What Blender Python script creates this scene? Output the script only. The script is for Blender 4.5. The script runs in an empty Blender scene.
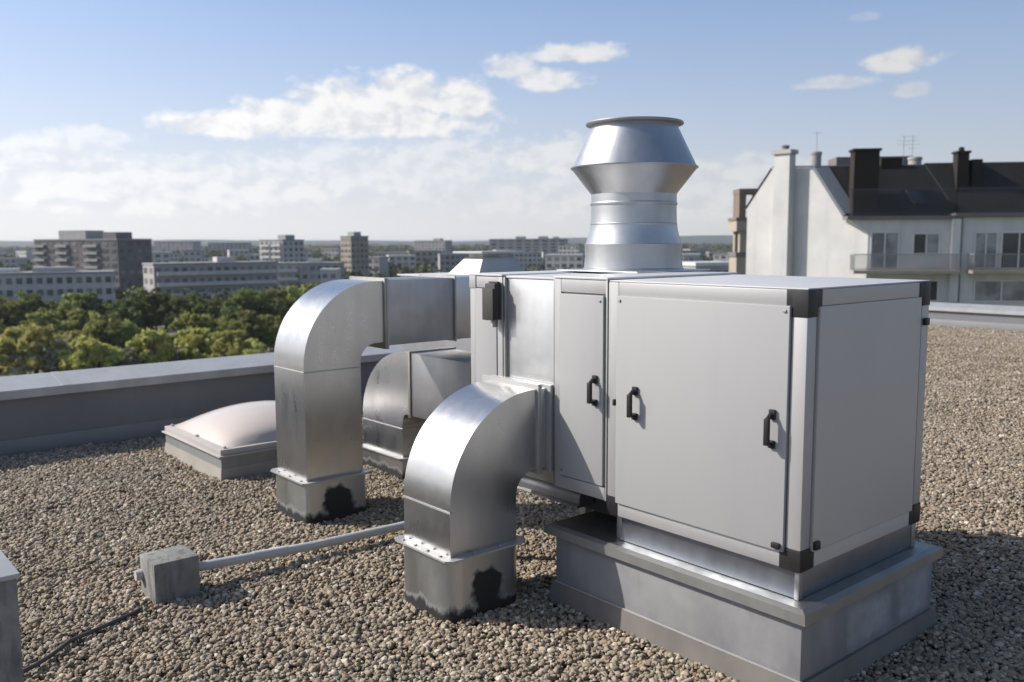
import bpy, bmesh, math, random
import numpy as np
from mathutils import Vector, Matrix
random.seed(7); rng = np.random.default_rng(7)
sc = bpy.context.scene
col = bpy.data.collections.new("rooftop"); sc.collection.children.link(col)
PI = math.pi

# ------------------------------------------------------------------ camera
YAW, PITCH, ROLL = 0.8676, 0.1113, 0.0047
F = Vector((-math.sin(YAW)*math.cos(PITCH), math.cos(YAW)*math.cos(PITCH), -math.sin(PITCH)))
R0 = Vector((math.cos(YAW), math.sin(YAW), 0)); D0 = F.cross(R0)
Rr = R0*math.cos(ROLL) + D0*math.sin(ROLL); Dr = -R0*math.sin(ROLL) + D0*math.cos(ROLL)
EYE = Vector((1.8415, -3.0317, 1.8))
cam = bpy.data.cameras.new("camera"); cam_o = bpy.data.objects.new("camera", cam); col.objects.link(cam_o)
cam.sensor_width = 36.0; cam.lens = 890.5/1024*36; cam.clip_start = 0.05; cam.clip_end = 30000
mw = Matrix.Identity(4)
for i, v in enumerate((Rr, -Dr, -F)):
    for j in range(3): mw[j][i] = v[j]
mw.translation = EYE
cam_o.matrix_world = mw; sc.camera = cam_o
cam.dof.use_dof = True; cam.dof.focus_distance = 3.9; cam.dof.aperture_fstop = 3.0

# ------------------------------------------------------------------ materials
def new_mat(name):
    m = bpy.data.materials.new(name); m.use_nodes = True
    nt = m.node_tree; return m, nt, nt.nodes["Principled BSDF"]
class N:
    """tiny node helper"""
    def __init__(s, nt): s.nt = nt
    def n(s, t, **k):
        x = s.nt.nodes.new(t)
        for a, b in k.items(): setattr(x, a, b)
        return x
    def l(s, a, b): s.nt.links.new(a, b)
    def obj(s): return s.n("ShaderNodeTexCoord").outputs["Object"]
    def mapping(s, v, scale=(1,1,1), loc=(0,0,0)):
        x = s.n("ShaderNodeMapping"); s.l(v, x.inputs["Vector"]); x.inputs["Scale"].default_value = scale; x.inputs["Location"].default_value = loc; return x.outputs[0]
    def noise(s, v, scale, detail=4, rough=.55, dist=0):
        x = s.n("ShaderNodeTexNoise"); x.inputs["Scale"].default_value = scale; x.inputs["Detail"].default_value = detail
        x.inputs["Roughness"].default_value = rough; x.inputs["Distortion"].default_value = dist
        if v is not None: s.l(v, x.inputs["Vector"])
        return x.outputs["Fac"]
    def voro(s, v, scale, out="Color", feature="F1"):
        x = s.n("ShaderNodeTexVoronoi", feature=feature); x.inputs["Scale"].default_value = scale
        if v is not None: s.l(v, x.inputs["Vector"])
        return x.outputs[out]
    def val(s, a): return a
    def math(s, op, a, b=0.0, c=0.0, clamp=False):
        x = s.n("ShaderNodeMath", operation=op, use_clamp=clamp)
        for i, q in enumerate((a, b, c)):
            if isinstance(q, (int, float)): x.inputs[i].default_value = q
            else: s.l(q, x.inputs[i])
        return x.outputs[0]
    def rng(s, v, a, b, c, d, smooth=False):
        x = s.n("ShaderNodeMapRange", interpolation_type="SMOOTHSTEP" if smooth else "LINEAR"); s.l(v, x.inputs[0])
        for i, q in enumerate((a, b, c, d)): x.inputs[1+i].default_value = q
        return x.outputs[0]
    def ramp(s, v, stops):
        x = s.n("ShaderNodeValToRGB"); s.l(v, x.inputs[0]); e = x.color_ramp.elements
        while len(e) < len(stops): e.new(.5)
        for q, (p, c) in zip(e, stops): q.position = p; q.color = (*c, 1) if len(c) == 3 else c
        return x.outputs[0]
    def mix(s, f, a, b):
        x = s.n("ShaderNodeMix", data_type="RGBA")
        for i, q in ((0, f), (6, a), (7, b)):
            if isinstance(q, (int, float)): x.inputs[i].default_value = q
            elif isinstance(q, tuple): x.inputs[i].default_value = (*q, 1)
            else: s.l(q, x.inputs[i])
        return x.outputs[2]
    def bump(s, h, strength, dist=.01, normal=None):
        x = s.n("ShaderNodeBump"); s.l(h, x.inputs["Height"]); x.inputs["Strength"].default_value = strength; x.inputs["Distance"].default_value = dist
        if normal is not None: s.l(normal, x.inputs["Normal"])
        return x.outputs[0]
    def xyz(s, v):
        x = s.n("ShaderNodeSeparateXYZ"); s.l(v, x.inputs[0]); return x.outputs

def galvanised(name, base=(.56,.57,.58), rough=(.27,.40), tar=None, chalk=None, wav=.12, dirt=.14, metal=1.0):
    m, nt, p = new_mat(name); k = N(nt); o = k.obj()
    big = k.noise(o, 3.4, 2, .5); streak = k.noise(k.mapping(o, (5,5,.8)), 2.2, 3, .5); sp = k.noise(o, 26, 2, .5)
    c = k.mix(k.rng(streak, .35, .75, 0, dirt), base, tuple(x*.58 for x in base))
    c = k.mix(k.rng(big, .42, .7, 0, min(1, dirt*2.2)), c, tuple(x*.78 for x in base)); c = k.mix(k.rng(big, .5, .3, 0, dirt*.8), c, tuple(min(1, x*1.18) for x in base))
    spv = k.rng(sp, .35, .65, 0, 1)
    c = k.mix(k.math("MULTIPLY", spv, .09), c, tuple(min(1, x*1.2) for x in base))
    r = k.math("ADD", k.rng(k.math("ADD", k.math("MULTIPLY", streak, .6), k.math("MULTIPLY", big, .4)), .32, .68, rough[0], rough[1]), k.math("MULTIPLY", spv, .02))
    metalv = None
    if tar:
        z = k.xyz(o)[2]; n1 = k.noise(k.mapping(o, (6,6,2.2)), 2.4, 5, .7)
        low = k.math("ADD", z, k.math("MULTIPLY", n1, -.14)); f = k.rng(low, tar[0]-.03, tar[0]+.006, 1, 0)
        if len(tar) > 1:      # a brushed patch of tar on one face
            x, y, _ = k.xyz(o); ax = x if tar[1] == "x" else y; axn = y if tar[1] == "x" else x
            n2 = k.noise(o, 11, 3, .5)
            dx = k.math("ABSOLUTE", k.math("SUBTRACT", ax, tar[2])); dx = k.math("ADD", dx, k.math("MULTIPLY", k.math("SUBTRACT", n2, .4), .16))
            a = k.rng(dx, tar[3]+.0, tar[3]+.04, 1, 0)
            zz = k.math("ADD", z, k.math("ADD", k.math("MULTIPLY", k.math("SUBTRACT", n2, .4), .12), k.math("MULTIPLY", k.math("MULTIPLY", dx, dx), 7.0))); b = k.rng(zz, tar[4]-.02, tar[4]+.03, 1, 0)
            side = k.rng(axn, tar[5]-.01, tar[5]+.0, 0, 1)
            f = k.math("MAXIMUM", f, k.math("MULTIPLY", k.math("MULTIPLY", a, b), side))
        c = k.mix(f, c, (.018,.018,.018)); r = k.math("ADD", k.math("MULTIPLY", f, .35), r); metalv = k.math("SUBTRACT", metal, f, clamp=True)
    if chalk:                  # pale lime bloom wiped over part of a face
        x, y, z = k.xyz(o); n3 = k.noise(o, 6, 5, .65); f = None
        for (ax, lo, hi, z0, z1, nlo) in chalk:
            q = x if ax == "x" else y; qn = y if ax == "x" else x
            w = k.math("MULTIPLY", k.math("SUBTRACT", n3, .5), .12)
            a = k.math("MULTIPLY", k.rng(k.math("ADD", q, w), lo-.02, lo+.03, 0, 1), k.rng(k.math("ADD", q, w), hi-.03, hi+.02, 1, 0))
            b = k.math("MULTIPLY", k.rng(k.math("ADD", z, w), z0-.02, z0+.03, 0, 1), k.rng(k.math("ADD", z, w), z1-.03, z1+.02, 1, 0))
            g = k.math("MULTIPLY", k.math("MULTIPLY", a, b), nlo)
            f = g if f is None else k.math("MAXIMUM", f, g)
        f = k.math("MULTIPLY", f, k.rng(n3, .34, .62, .25, 1))
        c = k.mix(f, c, (.36,.355,.36)); r = k.math("ADD", k.math("MULTIPLY", f, .3), r); metalv = k.math("MULTIPLY", k.math("SUBTRACT", 1.0, f, clamp=True), metal)
    k.l(c, p.inputs["Base Color"]); k.l(r, p.inputs["Roughness"])
    if metalv is None: p.inputs["Metallic"].default_value = metal
    else: k.l(metalv, p.inputs["Metallic"])
    b1 = k.bump(k.noise(o, 1.6, 1), wav*.5, .02); k.l(b1, p.inputs["Normal"])
    return m

def painted(name, base, rough=.45, metal=0.0, var=.08, scale=3, bump=.02, spec=.5, dirt=None):
    m, nt, p = new_mat(name); k = N(nt); o = k.obj()
    n1 = k.noise(o, scale, 5); n2 = k.noise(k.mapping(o, (6,6,.7)), scale, 4)
    c = k.mix(k.rng(n1, .3, .75, 0, 1), tuple(x*(1+var) for x in base), tuple(x*(1-var) for x in base))
    c = k.mix(k.rng(n2, .52, .8, 0, .22 if dirt is None else dirt), c, tuple(x*.62 for x in base))
    k.l(c, p.inputs["Base Color"]); k.l(k.rng(n1, .2, .8, rough-.05, rough+.08), p.inputs["Roughness"])
    p.inputs["Metallic"].default_value = metal; p.inputs["Specular IOR Level"].default_value = spec
    k.l(k.bump(k.noise(o, scale*14, 3), bump*4, .004), p.inputs["Normal"])
    return m

M = {}
M["galv"] = galvanised("galvanised_duct", base=(.56,.565,.57), rough=(.24,.35), dirt=.17)
M["galv_dull"] = galvanised("galvanised_dull", base=(.42,.425,.44), rough=(.38,.52), dirt=.4)
M["galv_pan"] = galvanised("galvanised_section", base=(.66,.67,.68), rough=(.34,.46), wav=.2, dirt=.15)
M["flange"] = galvanised("flange_steel", base=(.44,.44,.44), rough=(.45,.58), wav=.05, metal=.45)
M["bar"] = galvanised("flange_bar", base=(.40,.39,.37), rough=(.4,.6), wav=.1, dirt=.5)
M["base_front"] = galvanised("collar_front", base=(.50,.51,.51), rough=(.34,.5), tar=(-.005, "y", .0, .085, .235, .225))
M["base_left"] = galvanised("collar_left", base=(.50,.51,.50), rough=(.36,.5), tar=(-.005, "y", .01, .105, .225, .228))
M["base_mid"] = galvanised("collar_mid", base=(.40,.40,.39), rough=(.36,.5), tar=(.0,))
M["curb"] = galvanised("curb_metal", base=(.255,.257,.266), rough=(.50,.66), wav=.08, dirt=.6, metal=.25,
     chalk=[("y",-.18,.17,.095,.28,1.0), ("y",.235,.52,.095,.325,.85), ("x",.27,.37,.12,.24,.5), ("x",-.60,.62,.10,.32,.35)])
M["curb_cap"] = galvanised("curb_cap_metal", base=(.34,.34,.33), rough=(.40,.55), wav=.12, dirt=.3)
M["skirt"] = galvanised("curb_skirt_metal", base=(.20,.185,.17), rough=(.55,.7), wav=.1, dirt=.45, metal=.2)
M["channel"] = galvanised("base_channel_steel", base=(.26,.28,.32), rough=(.34,.46), wav=.25, dirt=.3)
M["stack"] = galvanised("spun_galvanised", base=(.52,.53,.54), rough=(.34,.48), wav=.08, dirt=.35)
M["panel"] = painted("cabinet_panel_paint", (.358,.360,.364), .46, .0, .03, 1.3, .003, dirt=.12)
M["side"] = painted("cabinet_side_bounce_tint", (.52,.485,.44), .5, .0, .03, 1.3, .003, dirt=.05)  # cabinet grey warmed and lightened: gravel bounce on the shaded end put into colour
M["alu"] = painted("anodised_aluminium", (.47,.47,.47), .42, .45, .04, 3, .004, dirt=.1)
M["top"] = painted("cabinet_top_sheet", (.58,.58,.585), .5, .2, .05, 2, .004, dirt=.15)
M["black"] = painted("black_plastic", (.016,.016,.017), .42, 0, .1, 8, .02)
M["dkbox"] = painted("dark_grey_enclosure", (.045,.045,.042), .55, 0, .15, 10, .03)
M["rubber"] = painted("black_rubber", (.02,.02,.02), .7, 0, .1, 8, .02)
M["pipe"] = painted("grey_pipe_plastic", (.47,.47,.47), .4, 0, .06, 6, .01)
M["cable"] = painted("cable_sheath", (.06,.06,.065), .55, 0, .2, 10, .02)
M["coping"] = galvanised("coping_sheet", base=(.44,.445,.45), rough=(.48,.6), wav=.06, dirt=.25, metal=.4)
M["parwall"] = painted("parapet_sheet", (.19,.195,.205), .5, .15, .06, 1.2, .006, dirt=.2)
M["strip"] = painted("parapet_strip", (.225,.23,.24), .55, .1, .06, 2, .01)
M["cream"] = painted("cream_flashing", (.36,.325,.29), .6, 0, .1, 3, .02)
M["dome"] = painted("acrylic_dome", (.58,.51,.46), .2, 0, .04, 1.4, .003, dirt=.08)
M["domeframe"] = painted("dome_frame", (.46,.43,.41), .5, 0, .06, 3, .01)
M["domecurb"] = painted("skylight_curb_sheet", (.27,.28,.285), .5, .2, .08, 4, .01, dirt=.4)
M["orange"] = painted("steel_rust_dark", (.05,.045,.04), .6, .3, .3, 9, .03)

def concrete(name, base):
    m, nt, p = new_mat(name); k = N(nt); o = k.obj()
    n1 = k.noise(o, 9, 6, .65); n2 = k.noise(o, 70, 4, .7); n3 = k.noise(k.mapping(o, (8,8,1.5)), 3, 4)
    c = k.ramp(n1, [(.3, tuple(x*.68 for x in base)), (.7, tuple(x*1.15 for x in base))])
    c = k.mix(k.rng(n3, .5, .66, 0, .7), c, tuple(x*.42 for x in base))
    c = k.mix(k.rng(k.voro(o, 60, "Distance"), 0, .18, .55, 0), c, tuple(x*.3 for x in base))
    k.l(c, p.inputs["Base Color"]); p.inputs["Roughness"].default_value = .9
    k.l(k.bump(k.math("ADD", n2, n1), .6, .006), p.inputs["Normal"]); return m
M["concrete"] = concrete("concrete_block", (.25,.248,.238))
M["concrete_l"] = concrete("concrete_plinth", (.27,.255,.235))

def stucco(name, base, dirt=.35):
    m, nt, p = new_mat(name); k = N(nt); o = k.obj()
    n1 = k.noise(o, .5, 5, .6); n2 = k.noise(k.mapping(o, (1,1,.12)), 1.6, 5, .6); n3 = k.noise(o, 12, 3)
    c = k.mix(k.rng(n1, .35, .7, 0, 1), tuple(x*1.05 for x in base), tuple(x*.88 for x in base))
    c = k.mix(k.rng(n2, .5, .78, 0, dirt), c, tuple(x*.55 for x in base))
    k.l(c, p.inputs["Base Color"]); p.inputs["Roughness"].default_value = .9
    k.l(k.bump(n3, .3, .02), p.inputs["Normal"]); return m
M["white"] = stucco("white_render", (.585,.58,.57)); M["white2"] = stucco("pale_render", (.42,.41,.40))
M["greyb"] = stucco("grey_panel_facade", (.36,.35,.345)); M["darkb"] = stucco("dark_panel_facade", (.17,.155,.155)); M["paleb"] = stucco("pale_panel_facade", (.54,.52,.50))
M["brown"] = stucco("brown_render", (.20,.155,.13)); M["tan"] = stucco("tan_render", (.37,.325,.265)); M["flatroof"] = stucco("flat_roof_felt", (.30,.30,.30))
M["lightroof"] = stucco("light_roof_sheet", (.62,.62,.62))
def rooftile():
    m, nt, p = new_mat("dark_slate_roof"); k = N(nt); o = k.obj()
    n1 = k.noise(o, 1.2, 5); w = k.n("ShaderNodeTexBrick"); k.l(k.mapping(o, (1.0,1.0,1.0)), w.inputs["Vector"])
    z = k.xyz(o)[2]; band = k.math("FRACT", k.math("MULTIPLY", z, 3.6)); v = k.voro(o, 4.5)
    c = k.mix(k.rng(n1, .3, .7, 0, 1), (.009,.0085,.0085), (.018,.0165,.016)); c = k.mix(k.math("MULTIPLY", k.xyz(v)[0], .4), c, (.025,.023,.022))
    c = k.mix(k.rng(band, .0, .16, .8, 0), c, (.012,.012,.012))
    nt.nodes.remove(w)
    k.l(c, p.inputs["Base Color"]); p.inputs["Roughness"].default_value = .75; k.l(k.bump(band, .5, .03), p.inputs["Normal"]); return m
M["roof"] = rooftile()
M["slateflash"] = painted("roof_edge_zinc", (.16,.18,.21), .5, .4, .1, 2, .01)
M["brick"] = stucco("sooty_chimney_brick", (.024,.018,.016))
def glass_mat(name, base, rough=.12):
    m, nt, p = new_mat(name); k = N(nt); o = k.obj()
    n = k.noise(o, .9, 2); c = k.mix(k.rng(n, .4, .6, 0, 1), base, tuple(x*.5 for x in base))
    if name.startswith("far"):
        oi = k.n("ShaderNodeObjectInfo").outputs["Random"]; c = k.mix(k.rng(oi, .35, 1, 0, .8), c, (.26,.25,.25))
    k.l(c, p.inputs["Base Color"]); p.inputs["Roughness"].default_value = rough; p.inputs["Specular IOR Level"].default_value = .7; return m
M["glass"] = glass_mat("window_glass_dark", (.045,.05,.055)); M["blind"] = glass_mat("window_pale_blind", (.30,.305,.31), .3)
M["fglass"] = glass_mat("far_window_glass", (.085,.085,.09), .3); M["winframe"] = painted("window_frame_white", (.62,.62,.60), .5)
M["rail"] = painted("balcony_rail_grey", (.16,.16,.17), .55, .2); M["balpanel"] = painted("balcony_panel", (.30,.30,.31), .5, .1)
M["darkrail"] = painted("dark_roof_rail", (.075,.075,.08), .55, .2)
def foliage(name, a, b, c2):
    m, nt, p = new_mat(name); k = N(nt); o = k.obj()
    oi = k.n("ShaderNodeObjectInfo").outputs["Random"]
    n1 = k.noise(o, .45, 3); n2 = k.noise(o, 3.0, 2)
    c = k.mix(k.rng(n1, .35, .65, 0, 1), a, b); c = k.mix(k.rng(n2, .5, .75, 0, .8), c, c2)
    hs = k.n("ShaderNodeHueSaturation"); k.l(k.rng(oi, 0, 1, .475, .52), hs.inputs["Hue"]); k.l(k.rng(oi, 0, 1, .75, 1.5), hs.inputs["Value"]); hs.inputs["Saturation"].default_value = .84; k.l(c, hs.inputs["Color"])
    p.inputs["Roughness"].default_value = .6; p.inputs["Specular IOR Level"].default_value = .25; k.l(hs.outputs[0], p.inputs["Base Color"])
    tr = k.n("ShaderNodeBsdfTranslucent"); k.l(hs.outputs[0], tr.inputs["Color"]); mx = k.n("ShaderNodeMixShader"); mx.inputs[0].default_value = .45
    k.l(p.outputs[0], mx.inputs[1]); k.l(tr.outputs[0], mx.inputs[2]); k.l(mx.outputs[0], nt.nodes["Material Output"].inputs["Surface"]); return m
M["leaf_dark"] = foliage("leaves_dark", (.07,.098,.021), (.12,.15,.03), (.19,.21,.04))
M["leaf_mid"] = foliage("leaves_mid", (.19,.225,.038), (.26,.28,.045), (.34,.34,.06))
M["leaf_yel"] = foliage("leaves_yellow", (.33,.35,.055), (.42,.41,.07), (.50,.47,.10))
M["leaf_brown"] = foliage("twigs_brown", (.22,.205,.135), (.28,.26,.17), (.34,.325,.22))
M["bark"] = painted("bark", (.09,.07,.05), .9, 0, .3, 3, .05)
def wood_mat():
    m, nt, p = new_mat("far_wood_leaves"); k = N(nt); o = k.obj()
    n1 = k.noise(o, .02, 4); n2 = k.noise(o, .12, 3)
    c = k.mix(k.rng(n1, .35, .65, 0, 1), (.048,.064,.022), (.085,.10,.034)); c = k.mix(k.rng(n2, .5, .7, 0, .6), c, (.10,.095,.05))
    k.l(c, p.inputs["Base Color"]); p.inputs["Roughness"].default_value = .8; return m
M["wood"] = wood_mat()
def ground_mat():
    m, nt, p = new_mat("town_ground"); k = N(nt); o = k.obj()
    n1 = k.noise(o, .035, 5, .6); n2 = k.noise(o, .3, 4, .6)
    c = k.mix(k.rng(n1, .42, .58, 0, 1), (.09,.105,.035), (.17,.16,.105)); c = k.mix(k.rng(n2, .46, .66, 0, .7), c, (.24,.225,.19))
    far = k.n("ShaderNodeVectorMath", operation="LENGTH"); k.l(o, far.inputs[0])
    c = k.mix(k.rng(far.outputs["Value"], 240, 420, 0, .9), c, (.045,.052,.026))
    k.l(c, p.inputs["Base Color"]); p.inputs["Roughness"].default_value = .95; return m
M["ground"] = ground_mat()
M["hill"] = stucco("hill_woods", (.035,.042,.028))
def gravel_sheet_mat():
    m, nt, p = new_mat("gravel_bed"); k = N(nt); o = k.obj()
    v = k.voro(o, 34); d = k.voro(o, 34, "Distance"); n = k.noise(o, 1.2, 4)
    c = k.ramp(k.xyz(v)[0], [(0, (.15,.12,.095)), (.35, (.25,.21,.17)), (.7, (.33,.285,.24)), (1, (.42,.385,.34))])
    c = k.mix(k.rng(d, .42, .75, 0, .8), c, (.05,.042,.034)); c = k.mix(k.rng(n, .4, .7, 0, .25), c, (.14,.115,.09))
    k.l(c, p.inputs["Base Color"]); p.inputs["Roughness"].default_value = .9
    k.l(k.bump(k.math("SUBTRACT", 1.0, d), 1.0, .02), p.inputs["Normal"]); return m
M["gravbed"] = gravel_sheet_mat()
def stone_mat():
    m, nt, p = new_mat("gravel_stone"); k = N(nt); o = k.obj()
    at = k.n("ShaderNodeAttribute", attribute_type="INSTANCER", attribute_name="rnd")
    r = at.outputs["Fac"]
    c = k.ramp(r, [(0, (0.144,0.121,0.094)), (.15, (0.230,0.184,0.135)), (.42, (0.318,0.264,0.196)), (.62, (0.380,0.321,0.246)), (.78, (0.312,0.220,0.143)), (.9, (0.448,0.392,0.308)), (1, (0.623,0.563,0.469))])
    pos = k.n("ShaderNodeNewGeometry").outputs["Position"]
    n0 = k.noise(pos, 1.1, 4, .6); n = k.noise(pos, 60, 4, .6)
    c = k.mix(k.rng(n, .45, .75, 0, .4), c, (.18,.15,.12)); c = k.mix(k.rng(n0, .45, .7, 0, .5), c, (.20,.170,.13)); c = k.mix(k.rng(k.noise(pos, .45, 3, .5), .5, .7, 0, .3), c, (.36,.33,.29))
    k.l(c, p.inputs["Base Color"]); p.inputs["Roughness"].default_value = .85; p.inputs["Specular IOR Level"].default_value = .3
    k.l(k.bump(n, .4, .003), p.inputs["Normal"]); return m
M["stone"] = stone_mat()

# ------------------------------------------------------------------ mesh helpers (vertices given in world metres)
class MB:
    def __init__(s, frame=None): s.bm = bmesh.new(); s.fr = frame
    def _add(s, bm, smooth=True):
        for f in bm.faces: f.smooth = smooth
        me = bpy.data.meshes.new("tmp"); bm.to_mesh(me); bm.free(); s.bm.from_mesh(me); bpy.data.meshes.remove(me); return s
    def box(s, x0, x1, y0, y1, z0, z1, bev=0, seg=2):
        bm = bmesh.new(); vs = [bm.verts.new((x, y, z)) for x in (x0, x1) for y in (y0, y1) for z in (z0, z1)]
        for q in ((0,1,3,2),(4,6,7,5),(0,4,5,1),(2,3,7,6),(0,2,6,4),(1,5,7,3)): bm.faces.new([vs[i] for i in q])
        if bev: bmesh.ops.bevel(bm, geom=bm.edges[:], offset=bev, segments=seg, affect='EDGES', profile=.6)
        return s._add(bm)
    def prism(s, poly, axis, a, b, bev=0):
        """poly: 2-D points in the two other axes (cyclic order y,z / x,z / x,y), extruded along axis from a to b"""
        bm = bmesh.new()
        def mk(p, t): return {"x": (t, p[0], p[1]), "y": (p[0], t, p[1]), "z": (p[0], p[1], t)}[axis]
        va = [bm.verts.new(mk(p, a)) for p in poly]; vb = [bm.verts.new(mk(p, b)) for p in poly]; n = len(poly)
        bm.faces.new(va); bm.faces.new(vb[::-1])
        for i in range(n): bm.faces.new((va[i], vb[i], vb[(i+1) % n], va[(i+1) % n]))
        bmesh.ops.recalc_face_normals(bm, faces=bm.faces[:])
        if bev: bmesh.ops.bevel(bm, geom=bm.edges[:], offset=bev, segments=2, affect='EDGES', profile=.6)
        return s._add(bm)
    def tube(s, pts, r, n=10):
        bm = bmesh.new(); rings = []; pts = [Vector(p) for p in pts]
        rr = r if isinstance(r, (list, tuple)) else [r]*len(pts)
        for i, p in enumerate(pts):
            d = (pts[min(i+1, len(pts)-1)] - pts[max(i-1, 0)]).normalized()
            a = d.orthogonal().normalized() if i == 0 else (a - d*a.dot(d)).normalized(); b = d.cross(a)
            rings.append([bm.verts.new(p + (a*math.cos(2*PI*k/n) + b*math.sin(2*PI*k/n))*rr[i]) for k in range(n)])
        for q, w in zip(rings, rings[1:]):
            for k in range(n): bm.faces.new((q[k], q[(k+1) % n], w[(k+1) % n], w[k]))
        bm.faces.new(rings[0][::-1]); bm.faces.new(rings[-1]); return s._add(bm)
    def lathe(s, prof, c, n=64, close=False):
        bm = bmesh.new(); rings = [[bm.verts.new((c[0]+r*math.cos(2*PI*k/n), c[1]+r*math.sin(2*PI*k/n), z)) for k in range(n)] for r, z in prof]
        for q, w in zip(rings, rings[1:]):
            for k in range(n): bm.faces.new((q[k], q[(k+1) % n], w[(k+1) % n], w[k]))
        if close: bm.faces.new(rings[0][::-1]); bm.faces.new(rings[-1])
        return s._add(bm)
    def faces(s, vs, fs):
        bm = bmesh.new(); v = [bm.verts.new(p) for p in vs]
        for f in fs: bm.faces.new([v[i] for i in f])
        return s._add(bm)
    def build(s, name, mat, parent=None, sharp=25, loc=None):
        if s.fr is not None: s.bm.transform(s.fr)
        org = Vector(loc) if loc is not None else (parent_world(parent) if parent is not None else Vector())
        bmesh.ops.translate(s.bm, vec=-org, verts=s.bm.verts[:])
        me = bpy.data.meshes.new(name); s.bm.to_mesh(me); s.bm.free(); me.materials.append(mat)
        me.set_sharp_from_angle(angle=math.radians(sharp))
        o = bpy.data.objects.new(name, me); col.objects.link(o)
        if parent is not None: o.parent = parent
        elif loc is not None: o.location = loc
        return o
def parent_world(o):
    v = Vector()
    while o is not None: v += o.location; o = o.parent
    return v
def tag(o, label, cat, group=None):
    o["label"] = label; o["category"] = cat
    if group: o["group"] = group
    return o
def thing(name, loc, label, cat, group=None):
    o = bpy.data.objects.new(name, None); col.objects.link(o); o.location = loc; o.empty_display_size = .2
    return tag(o, label, cat, group)
def structure(o): o["kind"] = "structure"; return o

# ------------------------------------------------------------------ the roof we stand on
structure(MB().box(-7.0, 14, -7, 16.3, -.45, -.040).build("roof_deck", M["gravbed"]))

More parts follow.
